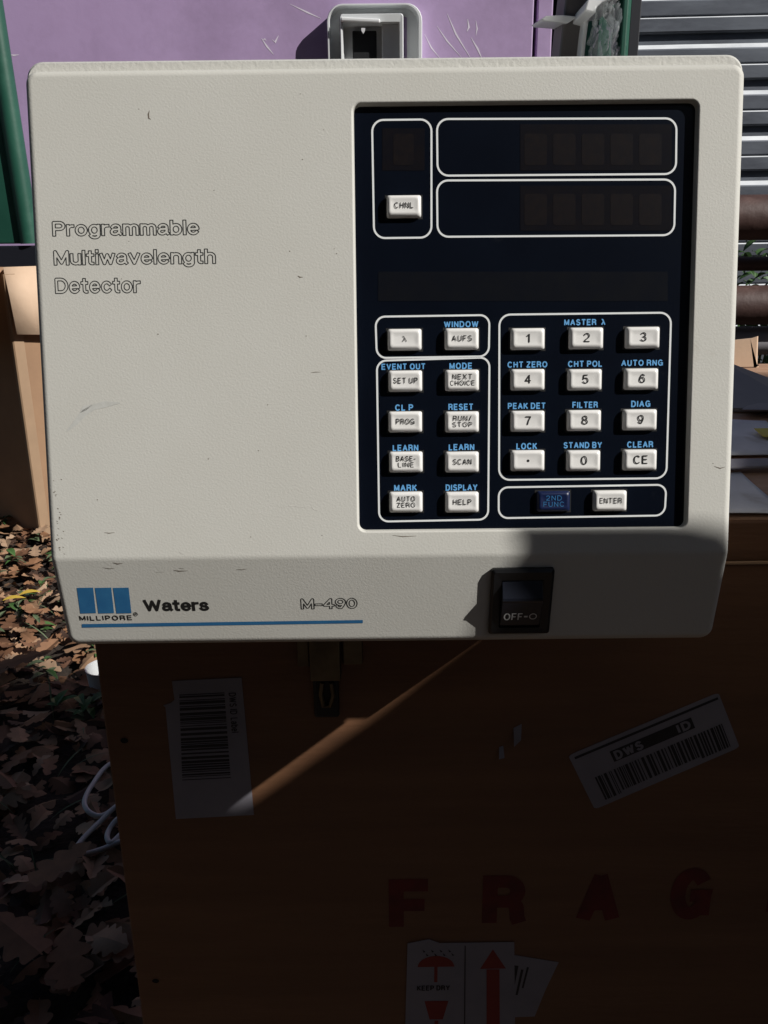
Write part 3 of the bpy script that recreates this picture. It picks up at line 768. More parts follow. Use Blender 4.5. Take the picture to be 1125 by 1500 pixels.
o = b_.build('cardboard_piece', M['card_pale'], None, c0); tag(o, 'upright tan cardboard piece standing behind the grey carton beside the detector', 'cardboard')

# ------------------------------------------------------------------ things behind the detector
WY = 3.1
def wallpt(px, py, h=0): return at(px, py, WY - h)
wl_ = at(-500, 500, WY).x; wr_ = wallpt(868, 40).x
wall = empty('purple_wall', ((wl_ + wr_) / 2, WY, 0), 'mauve painted shed wall with scratches behind the detector', 'wall')
wo = Vector(wall.location)
xg = wallpt(782, 40).x; xs_ = wallpt(810, 40).x
b_ = MB(); b_.box(((wl_ + xg) / 2 - wo.x, .04, 1.25), (xg - wl_ - .004, .08, 2.5)); b_.build('wall_board', M['purple'], wall, bevel=.004)
b_ = MB(); b_.box(((xg + xs_) / 2 - wo.x + .006, .052, 1.25), (xs_ - xg - .012, .08, 2.5)); b_.build('wall_board', M['purple'], wall, bevel=.004)
b_ = MB(); b_.box(((wl_ + wr_) / 2 - wo.x, .15, 1.25), (wr_ - wl_, .10, 2.5)); b_.build('wall_backing', M['navy'], wall)
sm = MB()
def wscr(pts, wd):
    P = [wallpt(*p, .0005) - wo for p in pts]; vs = []
    for i, p in enumerate(P):
        tt = (P[min(i + 1, len(P) - 1)] - P[max(i - 1, 0)]).normalized(); nn = Vector((-tt.z, 0, tt.x)); k = wd * (.2 if i in (0, len(P) - 1) else 1)
        vs += [p + nn * k, p - nn * k]
    sm.add(vs, [(2 * i, 2 * i + 1, 2 * i + 3, 2 * i + 2) for i in range(len(P) - 1)])
for a in ([(425, 6), (450, 18), (470, 27)], [(383, 56), (391, 68), (401, 80)], [(399, 58), (403, 62), (408, 52)], [(685, 28), (687, 40), (684, 46)], [(697, 30), (699, 42), (697, 52)],
          [(640, 38), (655, 60), (676, 84)], [(655, 20), (668, 50), (690, 86)], [(622, 50), (632, 70), (645, 86)], [(14, 80), (20, 81), (28, 80)], [(385, 58), (388, 57), (390, 60)], [(690, 55), (700, 72), (706, 86)]):
    wscr(a, random.uniform(.002, .0035))
sm.build('paint_scratch', M['scratch'], wall)
# grey frame on the wall
vc = wallpt(548, 60)
vent = empty('vent_frame', (vc.x, WY, wallpt(548, 140).z), 'grey-white plastic frame with a dark rectangular opening on the purple wall', 'vent')
vo = Vector(vent.location); FD = .055
def vloop(px0, px1, py0, py1, r, h, k=6):
    a = at(px0, py0, WY - FD); c = at(px1, py1, WY - FD)
    return [Vector((p.x, WY - h, p.y)) - vo for p in rrect(a.x, c.x, c.z, a.z, r, k)]
b_ = MB()
b_.loops([vloop(480, 616, 6, 205, .045, 0), vloop(478, 618, 5, 206, .05, FD - .006), vloop(479, 617, 6, 205, .05, FD), vloop(481, 613.5, 8, 203, .045, FD), vloop(482, 612.5, 9, 202, .045, FD - .045), vloop(496, 597, 20, 190, .005, FD - .052)], False, False)
b_.build('frame', M['grey_plastic'], vent, smooth=35)
b_ = MB()
b_.loops([vloop(498, 592, 21, 190, .006, FD - .052), vloop(498, 591, 22, 189, .008, FD + .012), vloop(499, 590, 23, 188, .008, FD + .016), vloop(502, 586, 34, 184, .004, FD + .014), vloop(503, 585, 35, 183, .003, .004)], False, True)
b_.build('inner_bezel', M['grey_plastic'], vent, smooth=35)
b_ = MB(); a_ = at(516, 45, WY - .02); c_ = at(553, 180, WY - .02)
b_.box(((a_.x + c_.x) / 2 - vo.x, -.014, (a_.z + c_.z) / 2 - vo.z), (c_.x - a_.x, .012, a_.z - c_.z)); b_.build('opening', M['dark_slot'], vent, bevel=.003)
b_ = MB(); a_ = at(559, 37, WY - .03); c_ = at(586, 183, WY - .03)
b_.box(((a_.x + c_.x) / 2 - vo.x, -.0225, (a_.z + c_.z) / 2 - vo.z), (c_.x - a_.x, .036, a_.z - c_.z)); b_.build('side_panel', M['grey_plastic'], vent, bevel=.003)
b_ = MB(); p = [at(x, y, WY - FD - .02) - vo for x, y in ((529, 41), (535, 41), (534.5, 45), (532, 49), (529.5, 45))]
b_.loops([p, [q + Vector((0, .008, 0)) for q in p]], True, True); b_.build('hook', M['white_plastic'], vent)
b_ = MB(); a_ = at(499, 23, WY - FD - .02); c_ = at(557, 37, WY - FD - .02)
b_.box(((a_.x + c_.x) / 2 - vo.x, -FD - .022, (a_.z + c_.z) / 2 - vo.z), (c_.x - a_.x, .014, (a_.z - c_.z) * .45), Matrix.Rotation(R(3), 3, 'Y')); b_.build('top_bar', M['white_plastic'], vent, bevel=.004)

# green corner post
pl_, pr_ = at(848, 40, WY - .05).x, at(926, 40, WY - .05).x
gp = empty('green_post', ((pl_ + pr_) / 2, WY, 0), 'dark green painted corner post at the right end of the purple wall', 'post')
b_ = MB(); wd = pr_ - pl_
pf = [(-wd / 2, .10), (-wd / 2, -.02), (-wd * .12, -.05), (wd * .12, -.05), (wd * .16, -.035), (wd * .26, -.035), (wd * .30, -.055), (wd * .40, -.055), (wd * .5, -.02), (wd * .5, .10)]
b_.loops([[Vector((x, y, z)) for x, y in pf] for z in (0, 2.6)], True, True); b_.build('post', M['green'], gp, bevel=.004)
b_ = MB(); b_.box((wd / 2 + .02, .04, 1.3), (.035, .09, 2.6)); b_.build('edge_strip', M['navy'], gp, bevel=.003)

# grey lap siding
SY = 3.7
sxl, sxr = at(925, 40, SY).x, 4.2
sd_ = empty('siding_wall', ((sxl + sxr) / 2, SY, 0), 'weathered grey ribbed siding wall to the right of the green post', 'wall')
b_ = MB(); so_ = Vector(sd_.location)
P0 = at(1020, 60, SY).z; P1 = at(1020, 262, SY).z; per = (P0 - P1) / 3
prof = []; z = P0 + per * math.ceil((2.5 - P0) / per); zt = z
while z > .05:
    prof += [(-.002, z + .0), (-.018, z - .10 * per), (-.020, z - .13 * per), (-.020, z - .40 * per), (-.013, z - .42 * per), (-.013, z - .44 * per), (-.021, z - .475 * per), (-.021, z - .74 * per), (-.019, z - .76 * per), (-.001, z - .775 * per)]
    z -= per
tiltx = .012
L = [[Vector((x, y, zz + (x + .3) * tiltx + .004 * noise.noise(Vector((x * .9, zz * 2, 1))))) for y, zz in prof] for x in [(sxl - so_.x) + (sxr - sxl) * k / 16 for k in range(17)]]
b_.loops([list(l) for l in L], closed=False)
sid = b_.build('siding', [M['siding'], M['ledge_highlight']], sd_)
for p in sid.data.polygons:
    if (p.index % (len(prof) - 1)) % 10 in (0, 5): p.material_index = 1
b_ = MB(); b_.box((0, .06, zt / 2), (sxr - sxl, .1, zt)); b_.build('siding_backing', M['navy'], sd_)

# rusty pipes
PY = 2.3
pr = empty('rusty_pipe_rack', (at(1100, 400, PY).x + .2, PY, 0), 'rack of rusty brown horizontal pipes standing in weeds right of the detector', 'pipe rack')
po = Vector(pr.location); pxl = at(900, 400, PY).x; pxr = 2.4
def pipe(y0, y1, dy, m='rust', name='pipe', tilt=0):
    a = at(1100, y0, PY + dy).z; c = at(1100, y1, PY + dy).z; r = (a - c) / 2; z = (a + c) / 2
    q = MB(); pts = [Vector((pxl + (pxr - pxl) * k / 12 - po.x, dy, z + tilt * k)) for k in range(13)]
    q.tube(pts, r, 24); q.build(name, M[m], pr, smooth=50); return z, r
pipe(285, 352, 0); pipe(376, 397, .10); pipe(418, 476, .02); pipe(478, 520, .06, 'card_grey', 'plastic_pipe')
for x in (pxl + .10, pxr - .15):
    q = MB(); q.tube([Vector((x - po.x, .14, z)) for z in (0, .6, 1.12)], .028, 14); q.build('upright', M['rust'], pr, smooth=50)

# leaves for plants and litter
def oak(L=.1, curl=.3, lobes=4):
    """an oak leaf: rounded lobes with deep gaps, bent"""
    n = 26; up = []; ph = random.uniform(-.3, .3); wid = random.uniform(.26, .36); depth = random.uniform(.45, .7)
    for i in range(n + 1):
        x = i / n; env = math.sin(math.pi * min(x ** .8 * .96 + .02, 1)) ** .8
        lob = abs(math.sin(math.pi * (x * lobes + ph))) ** .7
        y = wid * env * (1 - depth + depth * lob) + .008; up.append((x - .10 * lob * env * (1 - x), y if x > .08 else .012))
    asym = random.uniform(.75, 1.1); dn = [(x + random.uniform(-.01, .01), -y * asym) for x, y in up]
    n += 1; vs = []; cw = random.uniform(-curl, curl) * 2; cl = random.uniform(-curl, curl) * 2; tw = random.uniform(-curl, curl)
    for x, y in up + [(x, 0) for x, _ in up] + dn:
        vs.append(Vector((x - .45, y, abs(y) * cw + (x - .45) ** 2 * cl + y * (x - .45) * tw * 2)) * L)
    return vs, [(n + i, n + i + 1, i + 1, i) for i in range(n - 1)] + [(2 * n + i, 2 * n + i + 1, n + i + 1, n + i) for i in range(n - 1)]
def lance(L=.06, w=.35, bend=.3):
    vs = []; n = 5
    for i in range(n + 1):
        t_ = i / n; wd = w * math.sin(math.pi * min(.06 + t_ * .94, 1)) * .5
        for s in (-1, 0, 1): vs.append(Vector((t_, s * wd, abs(s) * wd * .4 - bend * t_ * t_)) * L)
    return vs, [f for i in range(n) for f in ((3 * i, 3 * i + 1, 3 * i + 4, 3 * i + 3), (3 * i + 1, 3 * i + 2, 3 * i + 5, 3 * i + 4))]
def rotm(a, b, c): return Matrix.Rotation(c, 3, 'Z') @ Matrix.Rotation(b, 3, 'Y') @ Matrix.Rotation(a, 3, 'X')
def inside_crate(x, y): return XL - .01 < x < XR + .01 and YC - .01 < y < YB + .01
lit = MB(); rnd = random.Random(11); random.seed(21)
def drop(x, y, L, zl, mi, tilt=.35):
    if inside_crate(x, y): return
    vs, fs = oak(L, .35, random.choice((3, 4, 4, 5)))
    Mx = rotm(random.uniform(-tilt, tilt), random.uniform(-tilt, tilt), random.uniform(0, 6.28))
    c = Vector((x, y, gz(x, y) + zl)); lit.add([Mx @ v + c for v in vs], fs, mi)
for k in range(3900):
    x = random.uniform(-1.75, .0); y = random.uniform(.35, 3.1)
    drop(x, y, random.uniform(.035, .075) * (1 if random.random() < .8 else 1.35), random.uniform(.0, .045), random.choice((0, 0, 1, 1, 2, 2, 3, 4, 5)))
for k in range(900):
    x = random.uniform(-3, 3); y = random.uniform(-1, 3.6)
    drop(x, y, random.uniform(.06, .12), random.uniform(.0, .03), random.choice((0, 1, 2, 3, 4)))
o = lit.build('leaf_litter', [M['leaf%d' % i] for i in range(6)]); tag(o, 'dry brown oak leaves covering the ground beside the crate', 'leaves', None, 'stuff')
# weeds
wd_ = MB()
for k in range(190):
    x = random.uniform(-1.9, -.45); y = random.uniform(1.5, 3.0) if k < 265 else random.uniform(.6, 1.5)
    for j in range(random.randint(3, 7)):
        vs, fs = lance(random.uniform(.018, .042), random.uniform(.35, .6), .5)
        Mx = rotm(random.uniform(-.3, .3), random.uniform(-.9, -.1), random.uniform(0, 6.28)); c = Vector((x, y, gz(x, y) + random.uniform(.01, .05)))
        wd_.add([Mx @ v + c for v in vs], fs, 0 if random.random() < .45 else 1)
for k in range(320):
    x = random.uniform(-1.9, -.4); y = random.uniform(.6, 3.0); c = Vector((x, y, gz(x, y)))
    vs, fs = lance(random.uniform(.05, .10), .045, .4); Mx = rotm(0, random.uniform(-1.3, -.5), random.uniform(0, 6.28)); wd_.add([Mx @ v + c for v in vs], fs, 1)
o = wd_.build('weeds', [M['leaf_green'], M['leaf_grey']]); tag(o, 'low green weeds and grass growing through the fallen leaves', 'weeds', None, 'stuff')
# single leaves one can point at
def one_leaf(px, py, z, L, m, label, rz, kind=lance, rx=0.0, ry=-.2):
    c = atz(px, py, z); mb = MB(); vs, fs = (lance(L, .42, .25) if kind is lance else oak(L, .12, 4)); Mx = rotm(rx, ry, rz)
    mb.add([Mx @ v for v in vs], fs); o = mb.build('fallen_leaf' if kind is oak else 'small_leaf', m, None, c); tag(o, label, 'leaf')
one_leaf(28, 872, .06, .055, M['leaf_yellow'], 'bright yellow pointed leaf among brown leaves left of the detector', .5)
one_leaf(4, 880, .06, .055, M['leaf_yellow'], 'yellow leaf at the left edge of the photo, lower than its neighbour', .4)
one_leaf(66, 812, .09, .10, M['leaf_green'], 'bright green leaf at the foot of the tall cardboard box', -.3)
one_leaf(84, 1268, .06, .10, M['leaf0'], 'large brown oak leaf on shaded ground below the white cord', .7, oak)
one_leaf(100, 1405, .06, .095, M['leaf0'], 'large brown oak leaf near the lower left corner, beside the crate', 1.9, oak)
one_leaf(28, 1370, .08, .10, M['leaf0'], 'broad brown oak leaf at the lower left edge', 2.6, oak)
one_leaf(30, 965, .09, .12, M['leaf2'], 'dark brown oak leaf at the sunlit edge left of the detector foot', .2, oak)

# weeds bush behind the pipes
bx = at(1110, 385, PY + .3)
bs = empty('weed_bush', (bx.x, PY + .34, 0), 'leafy green weed bush growing behind the rusty pipes', 'bush'); random.seed(5)
b_ = MB()
for k in range(1500):
    a = random.uniform(0, 6.28); rr_ = random.random() ** .5; zz = random.uniform(.3, 1.0)
    c = Vector((rr_ * .55 * math.cos(a), .16 * rr_ * math.sin(a), zz)); vs, fs = lance(random.uniform(.02, .05), .5, .4)
    Mx = rotm(random.uniform(-.6, .6), random.uniform(-.8, .8), random.uniform(0, 6.28)); b_.add([Mx @ v + c for v in vs], fs)
b_.build('foliage', M['leaf_green'], bs)
b_ = MB()
for k in range(14):
    a = random.uniform(0, 6.28); b_.tube([Vector((.1 * math.cos(a), .06 * math.sin(a), -.02)), Vector((.25 * math.cos(a), .1 * math.sin(a), .5)), Vector((.45 * math.cos(a), .14 * math.sin(a), .95))], .004, 5)
b_.build('stems', M['leaf_grey'], bs)

# ------------------------------------------------------------------ left side: cardboard box, green board
BY = 2.55
k0 = atz(62, 795, .0); bxo = Vector((k0.x, k0.y, 0))
ctop = at(30, 520, k0.y); HB = .87
bxe = empty('cardboard_box', bxo, 'tall open tan cardboard box standing on leaves left of the detector', 'box')

dl = Vector((-.80, .60, 0)); dr = Vector((.72, .69, 0))
WB, DB = .55, .5
cs = [Vector((0, 0, 0)), dr * DB, dr * DB + dl * WB, dl * WB]
lean = Vector()
b_ = MB()
oc = [c for c in cs]; ic = [c * .985 + (cs[2] * .5) * .015 for c in cs]
b_.loops([[c + lean * 0 for c in oc], [c + lean + Vector((0, 0, HB)) for c in oc], [c + lean + Vector((0, 0, HB)) for c in ic], [c + Vector((0, 0, .01)) for c in ic]], True, True)
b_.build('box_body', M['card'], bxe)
def flap(p0, p1, out, drop, name='flap', jag=True, m='card'):
    q = MB(); top = [p0.lerp(p1, i / 8) for i in range(9)]
    mid = [p + out * .5 + Vector((0, 0, drop * .42)) for p in top]
    lo_ = [p + out * (1 + .03 * random.uniform(-1, 1)) + Vector((0, 0, drop * (1 + .05 * random.uniform(-1, 1)))) for p in top]
    vs = top + mid + lo_; q.add(vs, [(r * 9 + i, r * 9 + i + 1, (r + 1) * 9 + i + 1, (r + 1) * 9 + i) for r in range(2) for i in range(8)])
    o = q.build(name, M[m], bxe, smooth=40); md = o.modifiers.new('thickness', 'SOLIDIFY'); md.thickness = .005
    return o
up = Vector((0, 0, HB)) + lean
nl = Vector((-.60, -.80, 0)); nr = Vector((.69, -.72, 0))
flap(cs[3] + up, cs[0] + up, nl * .21, -.20)
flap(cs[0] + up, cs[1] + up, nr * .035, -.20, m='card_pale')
q = MB()
tp0 = [cs[0] + nl * .004 + dl * .012, cs[0] + nl * .004 + dl * .0, cs[0] + nr * .004, cs[0] + nr * .004 + dr * .03]
q.loops([[p + Vector((0, 0, z)) + (nl + nr) * (.0005 * (i % 2)) for p in tp0] for i, z in enumerate((.02, .2, .4, HB - .02))], closed=False)
q.build('packing_tape', M['card_tape'], bxe)
# green board hanging in front of the wall
GY = 2.92
ga, gb_ = at(6, 60, GY), at(58, 330, GY); gx = (ga.x + gb_.x) / 2
zb = at(20, 357, GY).z
gbd = empty('green_board', (gx - .5, GY, zb), 'dark green board with rounded edge, left of the detector above the cardboard box', 'board')
go = Vector(gbd.location)
b_ = MB(); b_.loops([[Vector((gx - 1.2, GY, zb)) - go, Vector((gb_.x - .05, GY, zb)) - go, Vector((ga.x - .05, GY, 2.3)) - go, Vector((gx - 1.2, GY, 2.3)) - go],
    [Vector((gx - 1.2, GY - .03, zb)) - go, Vector((gb_.x - .05, GY - .03, zb)) - go, Vector((ga.x - .05, GY - .03, 2.3)) - go, Vector((gx - 1.2, GY - .03, 2.3)) - go]], True, True)
b_.build('board_panel', M['green'], gbd, bevel=.004)
b_ = MB(); b_.tube([Vector((gb_.x - .03, GY - .02, zb)) - go, Vector((ga.x - .03, GY - .02, 2.3)) - go], .03, 14); b_.build('rounded_edge', M['green'], gbd, smooth=50)
b_ = MB(); b_.box((-.1, -.012, -zb / 2 - .002), (1.3, .05, zb - .008)); b_.build('lower_panel', M['navy'], gbd, bevel=.004)

# white bracket wrapped in clear plastic, standing on the detector
zt_ = (PO + PV * (V1 + .0036)).z
KY = bot.y + .17
def kp_(px, py, d=0): return at(px, py, KY + d)
kb = kp_(838, 150)
pk = empty('wrapped_bracket', (kb.x, KY, zt_), 'white plastic bracket in a clear crumpled bag with a white tag, standing on the detector', 'bracket')
ko = Vector(pk.location)
def ribbon(name, pts, wdth, th, m):
    q = MB(); P = [kp_(*p) - ko for p in pts]; L = []
    for i, p in enumerate(P):
        tt = (P[min(i + 1, len(P) - 1)] - P[max(i - 1, 0)]).normalized(); nn = Vector((-tt.z, 0, tt.x)) * th / 2; dy = Vector((0, wdth / 2, 0))
        L.append([p + nn - dy, p + nn + dy, p - nn + dy, p - nn - dy])
    q.loops(L, True, True); return q.build(name, m, pk, bevel=.0008)
arm = ribbon('curved_arm', [(849, 34), (852, 22), (862, 13), (876, 7), (893, 5)], .05, .006, M['white_plastic'])
ribbon('side_rail', [(857, 27), (853, 55), (849, 92), (845, 150)], .012, .0022, M['white_plastic'])
ribbon('side_rail', [(872, 10), (861, 20), (857, 27)], .012, .0022, M['white_plastic'])
q = MB(); P = [kp_(x, y) - ko for x, y in ((793, 28), (800, 23), (826, 22), (846, 24), (838, 30), (832, 34), (812, 32), (797, 31))]
q.loops([P, [p + Vector((0, .035, .004)) for p in P]], True, True); q.build('tongue', M['white_plastic'], pk, bevel=.0006)
q = MB(); c = kp_(834, 90) - ko; q.box((c.x, .02, c.z - .015), (kp_(852, 90).x - kp_(821, 90).x, .03, .11), Matrix.Rotation(R(4), 3, 'Y')); q.build('leg', M['brown_leg'], pk, bevel=.002)
q = MB(); P = [kp_(x, y, -.02) - ko for x, y in ((884, -4), (899, 12), (897, 41), (883, 24))]
q.loops([P, [p + Vector((.001, .0012, 0)) for p in P]], True, True); q.build('tag', M['white_plastic'], pk)
q = MB(); P = []
for x, y in ((887, 9), (891, 14), (890, 17)): q.box(kp_(x, y, -.0215) - ko, (.0012, .0004, .0008))
q.build('tag_print', M['barcode'], pk)
film = bpy.data.materials.new('clear_plastic_film'); film.use_nodes = True
fn = film.node_tree; pb = fn.nodes['Principled BSDF']; tr_ = fn.nodes.new('ShaderNodeBsdfTransparent'); mx_ = fn.nodes.new('ShaderNodeMixShader'); mx_.inputs[0].default_value = .17
pb.inputs['Base Color'].default_value = (.8, .85, .86, 1); pb.inputs['Roughness'].default_value = .07; pb.inputs['Specular IOR Level'].default_value = .9
fn.links.new(tr_.outputs[0], mx_.inputs[1]); fn.links.new(pb.outputs[0], mx_.inputs[2]); fn.links.new(mx_.outputs[0], fn.nodes['Material Output'].inputs[0])
q = MB(); nn_ = 26; vs = []
for j in range(nn_ + 1):
    for i in range(nn_ + 1):
        a = kp_(858, 24).lerp(kp_(892, 24), i / nn_); b__ = kp_(846, 150).lerp(kp_(890, 150), i / nn_); p = a.lerp(b__, j / nn_) - ko
        p.y += -.018 + .016 * noise.noise(Vector((i * .32, j * .17, 2))) + .010 * noise.noise(Vector((i * .9, j * .6, 5))) - .012 * math.sin(math.pi * i / nn_)
        vs.append(p)
q.add(vs, [(j * (nn_ + 1) + i, j * (nn_ + 1) + i + 1, (j + 1) * (nn_ + 1) + i + 1, (j + 1) * (nn_ + 1) + i) for j in range(nn_) for i in range(nn_)])
o = q.build('plastic_film', film, pk, smooth=80); md = o.modifiers.new('thickness', 'SOLIDIFY'); md.thickness = .0004

# cord and cup beside the crate
def curve_pts(P, n=8):
    out = []
    for i in range(len(P) - 1):
        a = P[max(i - 1, 0)]; b_ = P[i]; c = P[i + 1]; d = P[min(i + 2, len(P) - 1)]
        for k in range(n):
            t_ = k / n; out.append(.5 * ((2 * b_) + (c - a) * t_ + (2 * a - 5 * b_ + 4 * c - d) * t_ ** 2 + (3 * b_ - a - 3 * c + d) * t_ ** 3))
    return out + [P[-1]]
q = MB()
cordp = [(205, 1105, .05), (160, 1120, .05), (135, 1150, .055), (124, 1172, .06), (128, 1187, .06), (142, 1195, .055), (156, 1192, .055), (175, 1178, .06), (200, 1165, .06), (210, 1170, .06),
         (190, 1178, .07), (170, 1182, .065), (145, 1205, .06), (122, 1228, .06), (112, 1243, .06), (114, 1252, .055), (130, 1250, .055), (152, 1243, .055), (178, 1232, .06), (205, 1226, .06), (210, 1212, .065),
         (190, 1192, .065), (172, 1200, .065), (160, 1215, .06), (157, 1228, .06), (164, 1234, .06), (182, 1218, .06), (210, 1205, .06)]
P = [atz(x, y, z) for x, y, z in cordp]; c0 = P[10].copy()
q.tube(curve_pts([p - c0 for p in P]), .0042, 8); o = q.build('cord', M['cord'], None, c0, smooth=60); tag(o, 'tangled loops of white cord on the leaves at the left foot of the crate', 'cord')
c0 = atz(142, 1000, .03); q = MB()
q.loops([[Vector((math.cos(2 * math.pi * k / 24) * r, math.sin(2 * math.pi * k / 24) * r, z)) for k in range(24)] for r, z in ((.0, 0), (.030, 0), (.034, .003), (.039, .055), (.040, .057), (.037, .056), (.033, .006), (0, .005))])
o = q.build('white_cup', M['white_plastic'], None, Vector((c0.x + .02, c0.y, .012)), smooth=40); tag(o, 'white plastic cup half hidden behind the left edge of the crate', 'cup')

# ------------------------------------------------------------------ unseen person right of the camera, posed to throw the shadow
YP = bot.y; KX = -SUN.x / SUN.y; KZ = -SUN.z / SUN.y; SLOPE = KZ / KX
def W(u, z, a): return Vector((u + KX * a, YP - a, z + KZ * a))
M['skin'] = mat('skin', (.42, .25, .17), .55); M['jacket'] = mat('dark_grey_jacket', (.035, .036, .04), .85, (.025, .025, .03), 30, (.3, .7))
M['sweater'] = mat('brown_sweater', (.075, .045, .03), .9, (.05, .03, .02), 60, (.3, .7)); M['jeans'] = mat('dark_jeans', (.018, .026, .055), .85); M['hair'] = mat('dark_brown_hair', (.02, .012, .008), .6)
M['shoe'] = mat('black_shoe', (.012, .012, .012), .5)
def skin(name, pts, edges, rad, m, parent, root=0, sub=1):
    me = bpy.data.meshes.new(name); me.from_pydata([tuple(p) for p in pts], edges, []); o = link(name, me, m, parent)
    o.modifiers.new('skin', 'SKIN'); lay_ = me.skin_vertices[0] if me.skin_vertices else None
    if lay_ is None:
        bm = bmesh.new(); bm.from_mesh(me); bm.verts.layers.skin.verify(); bm.to_mesh(me); bm.free(); lay_ = me.skin_vertices[0]
    for i, r in enumerate(rad):
        lay_.data[i].radius = (r, r) if isinstance(r, (int, float)) else r; lay_.data[i].use_root = i == root
    s_ = o.modifiers.new('subdivision', 'SUBSURF'); s_.levels = sub; s_.render_levels = sub + 1
    return o
hip = W(.60, .53, .47); per_ = empty('person', (hip.x, hip.y, 0), 'person in brown sweater and jeans posed out of view, with an added dark jacket over one arm', 'person')
eo = Vector(per_.location)
hip = hip - eo
chest = hip + Vector((-.02, .01, .36)); neck = hip + Vector((-.03, .02, .54)); 
fx = Vector((-.82, .57, 0)).normalized(); sx_ = Vector((fx.y, -fx.x, 0))        # faces the crate; sx_ = its right
head0 = neck + Vector((0, 0, .09)) + fx * .02; head1 = head0 + Vector((0, 0, .11)) + fx * .015; head2 = head1 + Vector((0, 0, .08))
GAP = .0092
def armline(u, a, drop=0.0): return W(u, bot.z + (u - U1) * SLOPE - GAP - drop, a) - eo
shL = armline(.56, .45, .055); elL = armline(.36, .41, .050); wrL = armline(.19, .365, .058)
shR = neck + sx_ * .19 + Vector((0, 0, -.07)); elR = shR + Vector((.05, -.03, -.29)); wrR = elR + fx * .12 + Vector((0, 0, -.2))
hd = W(.104, .760, .345) - eo
skin('body', [hip, chest, neck, head0, head1, head2, shL, elL, wrL, hd, shR, elR, wrR, wrR + Vector((0, 0, -.08)), head0 + fx * .085 + Vector((0, 0, .07))],
     [(0, 1), (1, 2), (2, 3), (3, 4), (4, 5), (1, 6), (6, 7), (7, 8), (8, 9), (1, 10), (10, 11), (11, 12), (12, 13), (4, 14)],
     [.11, .12, .05, .062, .082, .055, .055, .038, .026, (.036, .028), .055, .038, .026, (.035, .018), .018], M['skin'], per_)
for k in range(5):
    dv = Vector((-1, 0, 0)); side = Vector((SUN.x, SUN.y, 0)).normalized(); dn = Vector((0, 0, -1))
    if k < 4:
        b0 = hd + side * (-.028 + .019 * k) + dv * .005; L_ = (.034, .04, .037, .028)[k]
        skin('finger', [b0, b0 + dv * L_ * .8 + dn * .004, b0 + dv * L_ * 1.05 + dn * .022, b0 + dv * L_ * .7 + dn * .042], [(0, 1), (1, 2), (2, 3)], [.0095, .009, .0085, .0075], M['skin'], per_)
    else:
        b0 = hd - dv * .03 + side * -.03; skin('thumb', [b0, b0 + dv * .025 - side * .016 + dn * .015, b0 + dv * .045 - side * .008 + dn * .03], [(0, 1), (1, 2)], [.012, .0105, .009], M['skin'], per_)
skin('sweater', [hip + Vector((0, 0, .02)), hip + Vector((0, 0, .2)), chest, neck - Vector((0, 0, .03)), shL, elL, wrL.lerp(elL, .12), shR, elR, wrR.lerp(elR, .1)],
     [(0, 1), (1, 2), (2, 3), (2, 4), (4, 5), (5, 6), (2, 7), (7, 8), (8, 9)], [(.16, .13), (.155, .125), (.165, .125), .07, .068, .050, .038, .07, .052, .040], M['sweater'], per_)
kn = [hip + sx_ * (.10 * s) + Vector((0, 0, -.42)) + fx * .03 for s in (-1, 1)]; an = [hip + sx_ * (.11 * s) + Vector((0, 0, -hip.z + .08)) for s in (-1, 1)]
hj = [hip + sx_ * (.09 * s) + Vector((0, 0, -.04)) for s in (-1, 1)]
skin('trousers', [hip + Vector((0, 0, .05)), hj[0], kn[0], an[0], hj[1], kn[1], an[1]], [(0, 1), (1, 2), (2, 3), (0, 4), (4, 5), (5, 6)], [(.16, .13), .11, .082, .06, .11, .082, .06], M['jeans'], per_)
for s in (0, 1):
    a0 = an[s]; skin('shoe', [a0 + Vector((0, 0, -.03)) - fx * .03, a0 + Vector((0, 0, -.035)) + fx * .08, a0 + Vector((0, 0, -.045)) + fx * .17], [(0, 1), (1, 2)], [.045, .042, .033], M['shoe'], per_)
skin('hair', [head1 - fx * .02 + Vector((0, 0, .01)), head2 + Vector((0, 0, .005)) - fx * .01, head1 - fx * .06 - Vector((0, 0, .05))], [(0, 1), (0, 2)], [.088, .068, .06], M['hair'], per_)
# jacket hanging over the arm
q = MB(); n1, n2 = 40, 22
def top_(u):
    if u < .1425:
        k = abs(u - .089) / .054; return .8165 - .006 * max(k, 0) ** 6
    base = bot.z + (u - U1) * SLOPE - GAP
    return base
L = []
for i in range(n1 + 1):
    u = .047 + (.52 - .047) * i / n1
    if i < 9: u = .046 + .096 * i / 8
    else: u = .144 + (.52 - .144) * (i - 9) / (n1 - 9)
    a = .345 + .11 * (u - .05) / .5; zt = top_(u); row = []
    for side in (-1, 1):
        rng_ = range(n2 + 1) if side > 0 else range(n2, 0, -1)
        for j in rng_:
            t_ = j / n2; len_ = (.46 if side > 0 else .40) + .05 * noise.noise(Vector((u * 6, side, 0)))
            off = side * (.030 * math.sqrt(min(t_ * 9, 1)) + .016 * t_ * noise.noise(Vector((u * 22, t_ * 3, side))))
            row.append(W(u + .008 * t_ * noise.noise(Vector((u * 15, t_ * 4, 9))) * (0 if i < 2 else 1), zt - t_ * len_, a) + SUN * off)
    L.append(row)
jl = L[5][n2].copy(); q.loops([[p - jl for p in r] for r in L], closed=False)
o = q.build('jacket', M['jacket'], None, jl, smooth=60); md = o.modifiers.new('thickness', 'SOLIDIFY'); md.thickness = .003
tag(o, 'unseen dark grey jacket added for its shadow, over the outstretched arm of the person right of the camera', 'jacket')

